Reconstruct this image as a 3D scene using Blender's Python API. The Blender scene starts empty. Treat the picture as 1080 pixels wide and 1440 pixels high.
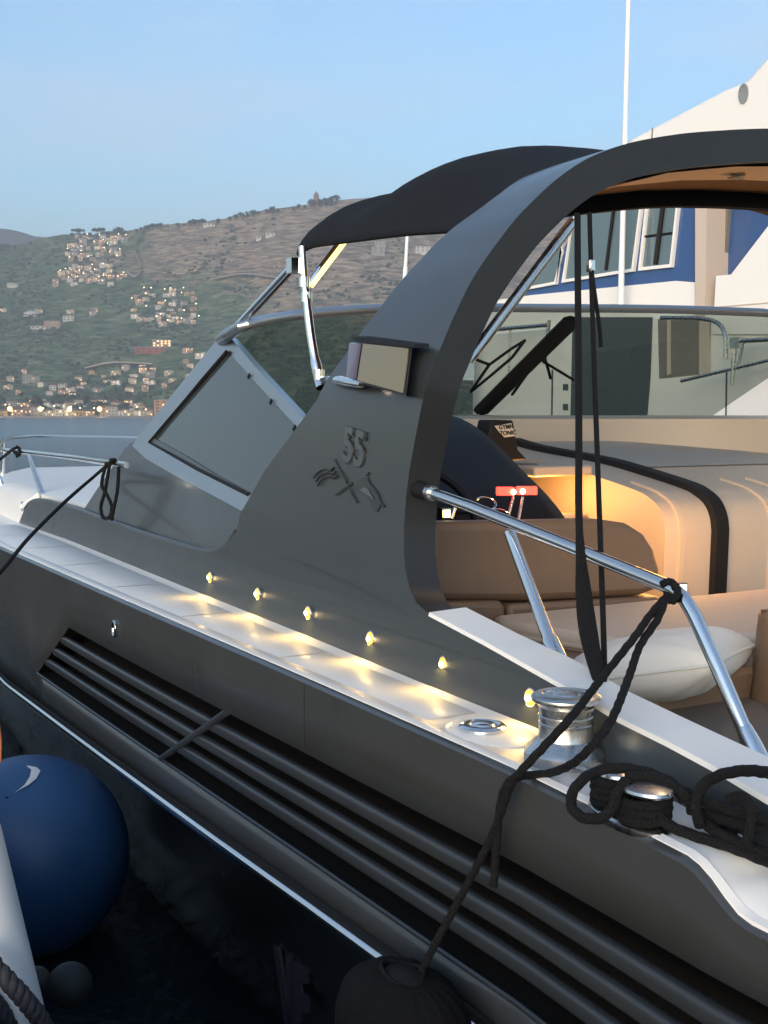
import bpy, bmesh, math, random
from mathutils import Vector, Matrix, noise
from mathutils.geometry import tessellate_polygon, intersect_ray_tri
random.seed(7)
SC = bpy.context.scene
COL = SC.collection
# ------------------------------------------------------------------ camera model
# eye = world origin, boat axis = X (bow = +X), port = +Y, water at z = -2.15
F, HOR, VPX = 1700.0, 585.0, -440.0
PITCH = math.atan((720 - HOR) / F)
cp, sp = math.cos(PITCH), math.sin(PITCH)
YAW = math.atan((540 - VPX) / F * cp)
LV = Vector((math.cos(YAW), -math.sin(YAW), 0)); RT = Vector((-math.sin(YAW), -math.cos(YAW), 0)); ZV = Vector((0, 0, 1))
FW = LV * cp - ZV * sp; UP = LV * sp + ZV * cp
WATER = -2.15

def ray(x, y): return FW + RT * ((x - 540) / F) - UP * ((y - 720) / F)
def PX(x, y, X): r = ray(x, y); return r * (X / r.x)
def PY(x, y, Y): r = ray(x, y); return r * (Y / r.y)
def PZ(x, y, Z): r = ray(x, y); return r * (Z / r.z)
def PD(x, y, D): return ray(x, y) * D

def lerp_tab(tab, x):
    if x <= tab[0][0]:
        a, b = tab[0], tab[1]
        return a[1]
    for a, b in zip(tab, tab[1:]):
        if x <= b[0]:
            t = (x - a[0]) / (b[0] - a[0])
            return a[1] + (b[1] - a[1]) * t
    return tab[-1][1]

def solve(x, y, fn, t0=0.6, t1=14.0, n=400):
    """first hit of the view ray with the surface fn(p) = 0 (fn > 0 on the near side)"""
    r = ray(x, y); a = t0; fa = fn(r * a)
    for i in range(1, n + 1):
        b = t0 + (t1 - t0) * i / n; fb = fn(r * b)
        if fa > 0 >= fb:
            for _ in range(40):
                m = (a + b) / 2
                if fn(r * m) > 0: a = m
                else: b = m
            return r * ((a + b) / 2)
        a, fa = b, fb
    raise ValueError('no hit %s %s' % (x, y))

# ------------------------------------------------------------------ boat surfaces
CY = -3.9                                            # boat centre line
BASE = [(0.0, -1.46), (1.0, -1.50), (1.54, -1.56), (2.2, -1.68), (2.75, -1.713), (3.6, -1.738), (5.55, -1.835), (8.53, -1.975), (10, -2.1), (12, -2.5), (14, -3.1), (15.5, -3.65), (16.2, -3.88)]
OFF = [(-0.9, 0.02), (-0.73, 0.0), (-0.56, -0.03), (-0.3, -0.055), (-.1, -.068), (0.02, -0.078), (.09, -.092), (.15, -.115), (.21, -.146), (.29, -.185), (.374, -.233), (.44, -.278), (.5, -.328), (.57, -.388), (.632, -.456), (.70, -.54), (.763, -.640), (.80, -.722), (.829, -.803), (.852, -.885), (.874, -.978), (.892, -1.065), (.908, -1.16), (.93, -1.30), (.95, -1.46), (.967, -1.68), (.98, -1.93), (.985, -2.185)]
GUN = [(0.0, -1.40), (1.0, -1.385), (1.40, -1.40), (1.65, -1.42), (2.0, -1.445), (3.0, -1.458), (5, -1.468), (7, -1.485), (9, -1.6), (11, -1.85), (13, -2.3), (15, -2.95), (16.5, -3.55), (17.2, -3.88)]
OHZ = [(-2.8, -.75), (-2.2, -.22), (-1.75, -.10), (-1.42, -.035), (-1.0, -.02), (-.74, 0.0), (0, 0.02)]
def _resample(tab, n=3):
    out = []
    for i in range(len(tab) - 1):
        p0 = tab[i - 1] if i else (2 * tab[0][0] - tab[1][0], 2 * tab[0][1] - tab[1][1]); p1, p2 = tab[i], tab[i + 1]
        p3 = tab[i + 2] if i + 2 < len(tab) else (2 * p2[0] - p1[0], 2 * p2[1] - p1[1])
        m1 = (p2[1] - p0[1]) / (p2[0] - p0[0]); m2 = (p3[1] - p1[1]) / (p3[0] - p1[0]); h = p2[0] - p1[0]
        for k in range(n):
            t = k / n; out.append((p1[0] + h * t, (2 * t ** 3 - 3 * t * t + 1) * p1[1] + (t ** 3 - 2 * t * t + t) * h * m1 + (-2 * t ** 3 + 3 * t * t) * p2[1] + (t ** 3 - t * t) * h * m2))
    out.append(tab[-1]); return out
OFF = _resample(OFF)
def base(X): return lerp_tab(BASE, X)
def gun(X): return lerp_tab(GUN, X)
def S1(X, z): return base(X) + lerp_tab(OFF, z)
def S2(X, z): return base(X) - .09 - .33 * (z + .55)
def S3(X, z): return gun(X) + lerp_tab(OHZ, z)
def on1(x, y, out=0.0):
    p = solve(x, y, lambda p: p.y - S1(p.x, p.z) - out); return p
def on2(x, y, out=0.0): return solve(x, y, lambda p: p.y - S2(p.x, p.z) - out)
def on3(x, y, out=0.0): return solve(x, y, lambda p: p.y - S3(p.x, p.z) - out)
def mir(p): return Vector((p.x, 2 * CY - p.y, p.z))

# ------------------------------------------------------------------ helpers: mesh building
class MB:
    def __init__(self): self.v = []; self.f = []; self.m = []
    def add(self, vs, fs, mi=0):
        o = len(self.v); self.v += [Vector(p) for p in vs]
        self.f += [tuple(i + o for i in q) for q in fs]; self.m += [mi] * len(fs)
    def box(self, c, s, rot=None, mi=0):
        c = Vector(c); hx, hy, hz = s[0] / 2, s[1] / 2, s[2] / 2
        vs = [Vector((x, y, z)) for x in (-hx, hx) for y in (-hy, hy) for z in (-hz, hz)]
        if rot: vs = [rot @ v for v in vs]
        self.add([c + v for v in vs], [(0, 1, 3, 2), (4, 6, 7, 5), (0, 4, 5, 1), (2, 3, 7, 6), (0, 2, 6, 4), (1, 5, 7, 3)], mi)
    def grid(self, rows, closed=False, mi=0):
        n = len(rows[0]); vs = [p for r in rows for p in r]; fs = []
        for i in range(len(rows) - 1):
            for j in range(n if closed else n - 1):
                k = (j + 1) % n
                fs.append((i * n + j, i * n + k, (i + 1) * n + k, (i + 1) * n + j))
        self.add(vs, fs, mi)
    def tube(self, pts, r, seg=10, caps=True, flat=1.0, ref=None, mi=0, braid=0.0):
        pts = [Vector(p) for p in pts]; n = len(pts); rows = []
        rr = (list(r) + [r[-1]] * n)[:n] if isinstance(r, (list, tuple)) else [r] * n
        up = None
        for i, p in enumerate(pts):
            t = (pts[min(i + 1, n - 1)] - pts[max(i - 1, 0)]).normalized()
            if up is None:
                up = Vector(ref) if ref is not None else (Vector((0, 0, 1)) if abs(t.z) < .9 else Vector((0, 1, 0)))
            if ref is not None: up = Vector(ref)
            a = (up - t * up.dot(t))
            if a.length < 1e-6: a = t.orthogonal()
            a.normalize(); b = t.cross(a); up = a
            rows.append([p + (a * math.cos(2 * math.pi * k / seg) * flat + b * math.sin(2 * math.pi * k / seg)) * rr[i] * (1 + braid * math.sin(6.28318 * k / seg * 3 + i * 1.15)) for k in range(seg)])
        self.grid(rows, True, mi)
        if caps:
            o = len(self.v) - n * seg
            self.f.append(tuple(o + k for k in reversed(range(seg)))); self.m.append(mi)
            self.f.append(tuple(o + (n - 1) * seg + k for k in range(seg))); self.m.append(mi)
    def lathe(self, prof, c, axis=(0, 0, 1), seg=40, sx=1.0, sy=1.0, mi=0, xdir=None):
        ax = Vector(axis).normalized()
        a = (Vector(xdir) if xdir is not None else (Vector((1, 0, 0)) if abs(ax.x) < .9 else Vector((0, 1, 0))))
        a = (a - ax * a.dot(ax)).normalized(); b = ax.cross(a); c = Vector(c)
        rows = [[c + ax * h + (a * math.cos(2 * math.pi * k / seg) * sx + b * math.sin(2 * math.pi * k / seg) * sy) * r for k in range(seg)] for r, h in prof]
        self.grid(rows, True, mi)
        o = len(self.v) - len(prof) * seg
        self.f.append(tuple(o + k for k in reversed(range(seg)))); self.m.append(mi)
        self.f.append(tuple(o + (len(prof) - 1) * seg + k for k in range(seg))); self.m.append(mi)
    def prism(self, poly, ext, mi=0):
        """closed polygon of 3-D points pushed along ext"""
        n = len(poly); e = Vector(ext); poly = [Vector(p) for p in poly]
        self.add(poly + [p + e for p in poly], [tuple(range(n)), tuple(reversed(range(n, 2 * n)))] + [(i, i + n, (i + 1) % n + n, (i + 1) % n) for i in range(n)], mi)
    def bm(self, weld=1e-5):
        bm = bmesh.new(); vs = [bm.verts.new(p) for p in self.v]
        for q, mi in zip(self.f, self.m):
            try:
                fc = bm.faces.new([vs[i] for i in q]); fc.material_index = mi
            except ValueError: pass
        if weld: bmesh.ops.remove_doubles(bm, verts=bm.verts, dist=weld)
        bmesh.ops.recalc_face_normals(bm, faces=bm.faces)
        return bm

def spline(pts, n=8):
    pts = [Vector(p) for p in pts]; out = []
    for i in range(len(pts) - 1):
        p0 = pts[i - 1] if i else pts[0] * 2 - pts[1]; p1, p2 = pts[i], pts[i + 1]
        p3 = pts[i + 2] if i + 2 < len(pts) else p2 * 2 - p1
        for k in range(n):
            t = k / n
            out.append(0.5 * ((2 * p1) + (p2 - p0) * t + (2 * p0 - 5 * p1 + 4 * p2 - p3) * t * t + (3 * p1 - p0 - 3 * p2 + p3) * t ** 3))
    out.append(pts[-1]); return out

def even(pts, step):
    out = [pts[0].copy()]; acc = 0.0
    for a, b in zip(pts, pts[1:]):
        d = (b - a).length
        if d < 1e-9: continue
        x = step - acc
        while x <= d: out.append(a.lerp(b, x / d)); x += step
        acc = (acc + d) % step
    out.append(pts[-1].copy()); return out
def obj(name, mb, mat, parent=None, smooth=40, bevel=0, sub=0, solid=0, label=None, flip=False):
    bm = mb if isinstance(mb, bmesh.types.BMesh) else mb.bm()
    if flip: bmesh.ops.reverse_faces(bm, faces=bm.faces)
    for f in bm.faces: f.smooth = True
    lim = math.radians(smooth)
    for e in bm.edges:
        if len(e.link_faces) == 2 and e.calc_face_angle(0) > lim: e.smooth = False
    me = bpy.data.meshes.new(name); bm.to_mesh(me); bm.free()
    for m in (mat if isinstance(mat, (list, tuple)) else [mat]): me.materials.append(m)
    o = bpy.data.objects.new(name, me); COL.objects.link(o)
    if parent is None:
        c = sum((Vector(b) for b in o.bound_box), Vector()) / 8; c.z = min(b[2] for b in o.bound_box)
        me.transform(Matrix.Translation(-c)); o.location = c
    else:
        o.parent = parent
        o.matrix_parent_inverse = Matrix.Translation(-wloc(parent))
    if solid:
        md = o.modifiers.new('solidify', 'SOLIDIFY'); md.thickness = solid; md.offset = -1; md.use_even_offset = False
    if bevel:
        md = o.modifiers.new('bevel', 'BEVEL'); md.width = bevel; md.segments = 2; md.limit_method = 'ANGLE'; md.angle_limit = math.radians(40)
    if sub:
        md = o.modifiers.new('sub', 'SUBSURF'); md.levels = sub; md.render_levels = sub
    if label: o['label'] = label
    return o
def wloc(o):
    l = Vector(o.location)
    if o.parent: l = l + o.matrix_parent_inverse.translation + wloc(o.parent)
    return l
def thing(name, label, cat, loc=(0, 0, 0), group=None):
    o = bpy.data.objects.new(name, None); COL.objects.link(o); o.location = loc; o.empty_display_size = .2
    o['label'] = label; o['category'] = cat
    if group: o['group'] = group
    return o
def tag(o, label, cat, group=None):
    o['label'] = label; o['category'] = cat
    if group: o['group'] = group
    return o
def kind(o, k): o['kind'] = k; return o

def polysurf(px, on, S, cz=(), dx=.25, out=0.0, mirror=False, thick=0.0):
    """a polygon traced on a boat surface: solved to (X, z), cut into bands, wrapped back on the surface and given a thickness"""
    pts = [(p.copy() if isinstance(p, Vector) else on(*p)) for p in px]
    for p in pts:
        for z in cz:
            if abs(p.z - z) < .003: p.z = z
        for x in (dx if isinstance(dx, (list, tuple)) else []):
            if abs(p.x - x) < .02: p.x = x
    bm = bmesh.new()
    vv = [bm.verts.new((p.x, 0, p.z)) for p in pts]
    for tri in tessellate_polygon([[Vector((p.x, p.z, 0)) for p in pts]]):
        try: bm.faces.new([vv[i] for i in tri])
        except ValueError: pass
    zs = [p.z for p in pts]; xs = [p.x for p in pts]
    cx = []
    def cut(co, no):
        bmesh.ops.bisect_plane(bm, geom=bm.verts[:] + bm.edges[:] + bm.faces[:], plane_co=co, plane_no=no, dist=1e-4)
    cz = [z for z in cz if min(zs) < z < max(zs)]
    for z in cz: cut((0, 0, z), (0, 0, 1))
    for x in (dx if isinstance(dx, (list, tuple)) else []):
        if min(xs) < x < max(xs): cut((x, 0, 0), (1, 0, 0)); cx.append(x)
    bmesh.ops.remove_doubles(bm, verts=bm.verts, dist=1e-5)
    def nrm(X, z):
        h = .01
        return Vector((-(S(X + h, z) - S(X - h, z)) / (2 * h), 1, -(S(X, z + h) - S(X, z - h)) / (2 * h))).normalized()
    for fc in bm.faces:
        if fc.normal.y < 0: fc.normal_flip()
    vl = list(bm.verts); bm.verts.index_update()
    faces = [[v.index for v in fc.verts] for fc in bm.faces]
    rim = [(e.verts[0].index, e.verts[1].index) for e in bm.edges if len(e.link_faces) == 1]
    P = [Vector((v.co.x, S(v.co.x, v.co.z) + out, v.co.z)) for v in vl]
    Q = [p - nrm(p.x, p.z) * thick for p in P]
    bm.free(); m = MB(); n = len(P)
    N_ = [nrm(p.x, p.z) for p in P]
    if mirror:
        P = [mir(p) for p in P]; Q = [mir(p) for p in Q]; N_ = [Vector((q.x, -q.y, q.z)) for q in N_]; faces = [list(reversed(f)) for f in faces]
    rim = [e for e in rim if not (abs(P[e[0]].y - CY) < 1e-3 and abs(P[e[1]].y - CY) < 1e-3)]
    return P, faces, N_, Q, rim
def shell_objs(name, shells, mat, parent, lining=None, lmat=None):
    """outer skin with its exact surface normals, and the lining (inner face and edges) as a part of it"""
    vs, fs, ns = [], [], []; lm = MB()
    for P, faces, N_, Q, rim in shells:
        o = len(vs); vs += P; ns += N_; fs += [[i + o for i in f] for f in faces]
        if lining:
            lm.add(Q, [tuple(reversed(f)) for f in faces])
            for i, j in rim: lm.add([P[i], P[j], Q[j], Q[i]], [(0, 1, 2, 3)])
    me = bpy.data.meshes.new(name); me.from_pydata([tuple(v) for v in vs], [], fs); me.update()
    me.polygons.foreach_set('use_smooth', [True] * len(me.polygons)); me.normals_split_custom_set_from_vertices([tuple(n) for n in ns])
    me.materials.append(mat); ob = bpy.data.objects.new(name, me); COL.objects.link(ob); ob.parent = parent; ob.matrix_parent_inverse = Matrix.Translation(-wloc(parent))
    if lining: obj(lining, lm, lmat, ob, smooth=32)
    return ob
def join_bm(a, b):
    me = bpy.data.meshes.new('tmp'); b.to_mesh(me); b.free(); a.from_mesh(me); bpy.data.meshes.remove(me)
    return a
ZC = [z for z, _ in OFF]

# ------------------------------------------------------------------ materials
def nodemat(name):
    m = bpy.data.materials.new(name); m.use_nodes = True
    nt = m.node_tree; b = nt.nodes['Principled BSDF']; return m, nt, b
def M(name, col, rough=.5, metal=0, coat=0, var=0.0, vscale=6, bump=0.0, bscale=40, rvar=0.0, spec=.5, sheen=0, stretch=None, coords='Object'):
    m, nt, b = nodemat(name); N, L = nt.nodes, nt.links
    b.inputs['Base Color'].default_value = (*col, 1); b.inputs['Roughness'].default_value = rough
    b.inputs['Metallic'].default_value = metal; b.inputs['Coat Weight'].default_value = coat; b.inputs['Coat Roughness'].default_value = .12
    b.inputs['Specular IOR Level'].default_value = spec; b.inputs['Sheen Weight'].default_value = sheen
    tc = N.new('ShaderNodeTexCoord'); src = tc.outputs[coords]
    if stretch:
        mp = N.new('ShaderNodeMapping'); mp.inputs['Scale'].default_value = stretch; L.new(src, mp.inputs[0]); src = mp.outputs[0]
    if var or rvar:
        n = N.new('ShaderNodeTexNoise'); n.inputs['Scale'].default_value = vscale; n.inputs['Detail'].default_value = 6; n.inputs['Roughness'].default_value = .6; L.new(src, n.inputs['Vector'])
        if var:
            mx = N.new('ShaderNodeMix'); mx.data_type = 'RGBA'
            mx.inputs['A'].default_value = (*[c * (1 - var) for c in col], 1); mx.inputs['B'].default_value = (*[min(1, c * (1 + var)) for c in col], 1)
            L.new(n.outputs['Fac'], mx.inputs['Factor']); L.new(mx.outputs['Result'], b.inputs['Base Color'])
        if rvar:
            mr = N.new('ShaderNodeMapRange'); mr.inputs['From Min'].default_value = .3; mr.inputs['From Max'].default_value = .7
            mr.inputs['To Min'].default_value = max(.02, rough - rvar); mr.inputs['To Max'].default_value = min(1, rough + rvar)
            L.new(n.outputs['Fac'], mr.inputs['Value']); L.new(mr.outputs['Result'], b.inputs['Roughness'])
    if bump:
        n2 = N.new('ShaderNodeTexNoise'); n2.inputs['Scale'].default_value = bscale; n2.inputs['Detail'].default_value = 4; L.new(src, n2.inputs['Vector'])
        bp = N.new('ShaderNodeBump'); bp.inputs['Strength'].default_value = bump; bp.inputs['Distance'].default_value = .01
        L.new(n2.outputs['Fac'], bp.inputs['Height']); L.new(bp.outputs['Normal'], b.inputs['Normal'])
    return m
def E_(name, col, strength):
    m, nt, b = nodemat(name); b.inputs['Base Color'].default_value = (*col, 1)
    b.inputs['Emission Color'].default_value = (*col, 1); b.inputs['Emission Strength'].default_value = strength; return m
def glassmat(name, tint, fac, rough=.03, refl=(.9, .9, .9), ior=.9, flatgrey=(.1, .11, .11), flatfac=0.0):
    """tinted pane: part of the light passes tinted, fresnel part mirrors; an optional flat grey stands in for reflected sky"""
    m = bpy.data.materials.new(name); m.use_nodes = True; nt = m.node_tree; N, L = nt.nodes, nt.links
    for n in list(N): N.remove(n)
    out = N.new('ShaderNodeOutputMaterial'); tr = N.new('ShaderNodeBsdfTransparent'); tr.inputs[0].default_value = (*tint, 1)
    gl = N.new('ShaderNodeBsdfGlossy'); gl.inputs['Color'].default_value = (*refl, 1); gl.inputs['Roughness'].default_value = rough
    ge = N.new('ShaderNodeNewGeometry'); dt = N.new('ShaderNodeVectorMath'); dt.operation = 'DOT_PRODUCT'; L.new(ge.outputs['Normal'], dt.inputs[0]); L.new(ge.outputs['Incoming'], dt.inputs[1])
    def mth(op, a, b2):
        q = N.new('ShaderNodeMath'); q.operation = op; q.use_clamp = op in ('ADD', 'SUBTRACT')
        for i, v in enumerate((a, b2)):
            if isinstance(v, (int, float)): q.inputs[i].default_value = v
            else: L.new(v, q.inputs[i])
        return q
    ab = mth('ABSOLUTE', dt.outputs['Value'], 0); om = mth('SUBTRACT', 1.0, ab.outputs[0]); pw5 = mth('POWER', om.outputs[0], 5.0); sc = mth('MULTIPLY', pw5.outputs[0], ior); ad = mth('ADD', sc.outputs[0], .03 + fac)
    df = N.new('ShaderNodeBsdfDiffuse'); df.inputs['Color'].default_value = (*flatgrey, 1)
    m0 = N.new('ShaderNodeMixShader'); m0.inputs[0].default_value = flatfac; L.new(tr.outputs[0], m0.inputs[1]); L.new(df.outputs[0], m0.inputs[2])
    mx = N.new('ShaderNodeMixShader'); L.new(ad.outputs[0], mx.inputs[0]); L.new(m0.outputs[0], mx.inputs[1]); L.new(gl.outputs[0], mx.inputs[2])
    L.new(mx.outputs[0], out.inputs['Surface']); return m

PAINT = M('slate_paint', (.037, .044, .049), .34, coat=.25, var=.10, vscale=3, bump=.03, bscale=500, rvar=.06)
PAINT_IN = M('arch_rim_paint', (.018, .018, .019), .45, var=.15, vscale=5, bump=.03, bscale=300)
HULLP = M('hull_paint', (.048, .051, .053), .34, coat=.35, var=.16, vscale=2.2, bump=.03, bscale=260, rvar=.10)
HULLB = M('hull_black', (.006, .0065, .008), .22, coat=.3, var=.3, vscale=5, rvar=.1)
VENTB = M('vent_black', (.006, .006, .0066), .9, spec=.1, bump=.5, bscale=160)
SLAT = M('slat_paint', (.026, .030, .035), .38, coat=.2, var=.15)
GEL = M('white_gelcoat', (.80, .78, .74), .48, coat=.12, var=.03, vscale=4, rvar=.06)
NONSKID = M('white_nonskid', (.77, .75, .71), .52, coat=.05, var=.05, vscale=8, bump=.05, bscale=260)
CHROME = M('polished_steel', (.78, .78, .77), .12, metal=1, rvar=.05, vscale=12)
BRUSH = M('brushed_steel', (.62, .61, .59), .28, metal=1, rvar=.08, vscale=30, var=.06)
ALU = M('anodised_aluminium', (.36, .40, .43), .32, metal=.85, var=.05, vscale=9, bump=.02, bscale=200)
CANVAS = M('black_canvas', (.010, .011, .0135), .85, var=.15, vscale=14, bump=.25, bscale=320, spec=.2)
CANVASU = M('canvas_underside', (.17, .11, .065), .85, var=.1, vscale=10, bump=.2, bscale=220)
ROPE = M('black_rope', (.006, .006, .007), .8, spec=.25, var=.4, vscale=160, bump=.9, bscale=240)
RUBBER = M('black_rubber', (.010, .010, .011), .65, var=.2, spec=.25)
LEATHER = M('brown_leather', (.17, .105, .066), .5, var=.10, vscale=9, bump=.12, bscale=200)
LEATHERD = M('taupe_leather', (.14, .115, .095), .55, var=.10, vscale=9, bump=.12, bscale=200)
CREAM = M('cream_vinyl', (.50, .42, .34), .5, var=.05, vscale=7, bump=.08, bscale=220)
MATT = M('mattress_fabric', (.52, .43, .35), .8, var=.08, vscale=12, bump=.2, bscale=260)
PILLOW = M('pillow_cotton', (.66, .63, .58), .9, var=.04, vscale=10, bump=.25, bscale=400, sheen=.2)
GREYTOP = M('grey_top', (.37, .35, .32), .6, var=.06, vscale=8, bump=.08, bscale=200)
DASH = M('dash_black', (.0035, .004, .007), .6, spec=.25, var=.3, vscale=6)
CEIL = M('cream_headliner', (.78, .64, .46), .6, var=.03)
RED = E_('red_light', (1.0, .05, .03), 1.6)
REDLENS = M('red_lens', (.07, .008, .01), .15, coat=.5)
LED = E_('led_halo', (1.0, .50, .07), .55); LEDC = E_('led_core', (1.0, .72, .30), 9)
LAMPW = E_('lamp_warm', (1.0, .62, .25), 9)
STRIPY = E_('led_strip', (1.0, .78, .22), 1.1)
BRASS = M('tan_polished_plate', (.40, .31, .18), .36, metal=.75, rvar=.1, vscale=10, var=.08)
EMBD = M('emblem_dark', (.020, .022, .024), .30, coat=.5)
EMBL = M('emblem_light', (.066, .076, .082), .28, coat=.5)
GL_SIDE = glassmat('side_glass', (.10, .11, .11), .08, .10, (.85, .88, .86), flatgrey=(.085, .10, .105), flatfac=.55)  # flat grey in the side pane stands in for the sky it mirrors
GL_FRONT = glassmat('front_glass', (.40, .45, .41), .00, .02, (.8, .84, .82), ior=.35, flatgrey=(.10, .11, .10), flatfac=.05)
# ------------------------------------------------------------------ MOTOR YACHT
yacht = thing('motor_yacht', 'dark grey sports yacht with raked arch, lit side deck and open cockpit, nearest the camera', 'motor yacht', (6, CY, WATER))

# --- hull -----------------------------------------------------------
def curve_z(px, on):
    pts = sorted(((lambda p: (p.x, p.z))(on(*q)) for q in px), key=lambda a: a[0]); return pts
GZ = [(0, -.80), (1.22, -.80), (1.30, -.80), (1.33, -.795), (1.36, -.780), (1.39, -.762), (1.42, -.748), (1.45, -.742), (1.7, -.74), (7, -.74), (12, -.80), (17.2, -.86)]
VT = curve_z([(97, 883), (187, 932), (315, 998), (360, 1020), (600, 1148), (702, 1207), (839, 1288), (947, 1347), (1036, 1388), (1080, 1403)], on3)
VBm = curve_z([(53, 948), (110, 985), (187, 1037), (257, 1088), (360, 1158), (390, 1180), (493, 1252), (603, 1323), (713, 1397)], on3)
RR = curve_z([(0, 951), (60, 998), (167, 1079), (322, 1190), (450, 1282), (567, 1365)], on3)
def smooth_line(pts, deg=2):
    # least-squares quadratic through the traced points keeps the long lines fair
    n = deg + 1; A = [[0.0] * n for _ in range(n)]; B = [0.0] * n
    for x, z in pts:
        for i in range(n):
            B[i] += z * x ** i
            for j in range(n): A[i][j] += x ** (i + j)
    for i in range(n):
        p = A[i][i]
        for k in range(i + 1, n):
            q = A[k][i] / p
            for j in range(n): A[k][j] -= q * A[i][j]
            B[k] -= q * B[i]
    c = [0.0] * n
    for i in reversed(range(n)): c[i] = (B[i] - sum(A[i][j] * c[j] for j in range(i + 1, n))) / A[i][i]
    lo, hi = min(x for x, _ in pts), max(x for x, _ in pts)
    def f(x):
        xx = max(lo - .3, min(hi, x)); return sum(c[i] * xx ** i for i in range(n))
    return f
vt, vb, rr = smooth_line(VT), smooth_line(VBm), smooth_line(RR)
vfront_t = on3(97, 883).x; vfront_b = on3(53, 948).x; DXV = vfront_b - vfront_t
vaft = .75
# upper hull (paint) as columns that follow the slanted vent ends
xs = [0.0, .3, .6, vaft] + [vaft + (vfront_t - vaft) * i / 40 for i in range(1, 41)] + [vfront_t + .2 + .35 * i for i in range(12)] + [10 + .4 * i for i in range(18)] + [17.15]
for xx in (1.30, 1.315, 1.33, 1.345, 1.36, 1.375, 1.39, 1.405, 1.42, 1.435, 1.45): xs.append(xx)
xs = sorted(set(round(x, 4) for x in xs))
def hp(X, z): return Vector((X, S3(X, z), z))
mb = MB(); rows = []
def col(X):
    k = min(1, max(0, (X - .2))) ; d = DXV * k if X < 9 else DXV * max(0, 1 - (X - 9) / 4)
    zt, zb, zr = vt(X), vb(X + d), rr(X + d)
    zg = lerp_tab(GZ, X)
    return [Vector((X, S3(X, zg) - .012, zg + .012)), hp(X, zg), hp(X, zg * .6 + zt * .4), hp(X, zt), hp(X + d * .33, zt + (zb - zt) * .33), hp(X + d * .66, zt + (zb - zt) * .66), hp(X + d, zb), hp(X + d, zr)]
cols = [col(X) for X in xs]
vs = [p for c in cols for p in c]; nr = len(cols[0]); fs = []
for i in range(len(xs) - 1):
    inv = vaft - 1e-4 <= xs[i] and xs[i + 1] <= vfront_t + 1e-4
    for j in range(nr - 1):
        if inv and 3 <= j <= 5: continue
        fs.append((i * nr + j, (i + 1) * nr + j, (i + 1) * nr + j + 1, i * nr + j + 1))
mb.add(vs, fs)
hull = obj('hull', mb, HULLP, yacht, smooth=30, solid=.012)
# the recess behind the vents
mb = MB(); vx = [x for x in xs if vaft - 1e-4 <= x <= vfront_t + 1e-4]
deep = Vector((0, -.13, 0)); top, tin, bin_, bot = [], [], [], []
for X in vx:
    c = col(X); top.append(c[3]); bot.append(c[6]); tin.append(c[3] + deep); bin_.append(c[6] + deep)
mb.grid([top, tin, bin_, bot])
mb.add([top[0], tin[0], bin_[0], bot[0]], [(0, 1, 2, 3)]); mb.add([top[-1], tin[-1], bin_[-1], bot[-1]], [(0, 1, 2, 3)])
obj('vent_recess', mb, VENTB, hull, smooth=20)
# slats and the slanted divider
XD = on3(318, 1000).x
mb = MB()
for fr in (.245, .49, .735):
    pts = []
    for X in vx:
        c = col(X); p = c[3].lerp(c[6], fr); p.y = S3(p.x, p.z); pts.append(p)
    h = .021
    sec = [(-.016, h), (-.003, h * .82), (.001, h * .5), (.001, -h * .65), (-.004, -h * .95), (-.020, -h), (-.026, 0), (-.024, h * .9)]
    mb.grid([[p + Vector((0, a, b)) for a, b in sec] for p in pts], True)
obj('vent_slat', mb, SLAT, hull, smooth=50)
mb = MB(); c = col(XD); a, b = c[3], c[6]
mb.tube([a.lerp(b, t) + Vector((0, S3(a.lerp(b, t).x, a.lerp(b, t).z) - a.lerp(b, t).y - .002, 0)) for t in (0, .33, .66, 1)], .013, seg=8)
obj('vent_divider', mb, SLAT, hull)
mb = MB(); mb.tube([col(X)[6] + Vector((0, .001, -.002)) for X in vx], .007, seg=6)
obj('vent_lip', mb, SLAT, hull)
# dark band and steel rub rail, black topsides below
mb = MB(); mb.tube([hp(X, rr(X) + .0) + Vector((0, .012, 0)) for X in [.0 + .25 * i for i in range(60)] if X < 15.5], .021, seg=12)
obj('rub_rail', mb, CHROME, hull)
mb = MB(); mb.tube([hp(X, rr(X) + .026) + Vector((0, .004, 0)) for X in [.0 + .25 * i for i in range(60)] if X < 15.5], .012, seg=8)
obj('rub_strip', mb, RUBBER, hull)
mb = MB(); rows = []
for X in [0, .5, 1, 1.5, 2, 3, 4, 5, 6, 7, 8, 9, 10, 11, 12, 13, 14, 15, 16, 17.15]:
    zr = rr(X); r_ = []
    for t in (0, .06, .2, .4, .6, .8, 1):
        z = zr + (-2.75 - zr) * t
        y = S3(X, z) - (.012 if t == 0 else .03) * (t > .03) - .012
        if y < CY: y = CY
        r_.append(Vector((X - .9 * t * max(0, (X - 12) / 5), y, z)))
    rows.append(r_)
mb.grid(rows); mb.grid([[mir(p) for p in r_] for r_ in rows])
# starboard topsides, transom
mb.grid([[mir(hp(X, -.8)), mir(hp(X, -1.45))] for X in [0, 1, 3, 5, 7, 9, 11, 13, 15, 16.5, 17.15]])
mb.add([hp(0, -.8), hp(0, -1.4), hp(0, -2.75), mir(hp(0, -2.75)), mir(hp(0, -1.4)), mir(hp(0, -.8))], [(0, 1, 2, 3, 4, 5)])
obj('hull_bottom', mb, HULLB, hull, smooth=50)
# little steel fairlead on the topside
p = on3(163, 884); mb = MB()
ring = [p + Vector((math.cos(a) * .020 * (1 if abs(math.cos(a)) < .8 else 1), .006, math.sin(a) * .030)) for a in [2 * math.pi * k / 20 for k in range(21)]]
mb.tube(ring, .0065, seg=8, caps=False); mb.box(p + Vector((-.03, .004, 0)), (.014, .012, .05))
obj('hull_fairlead', mb, CHROME, hull)

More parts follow.
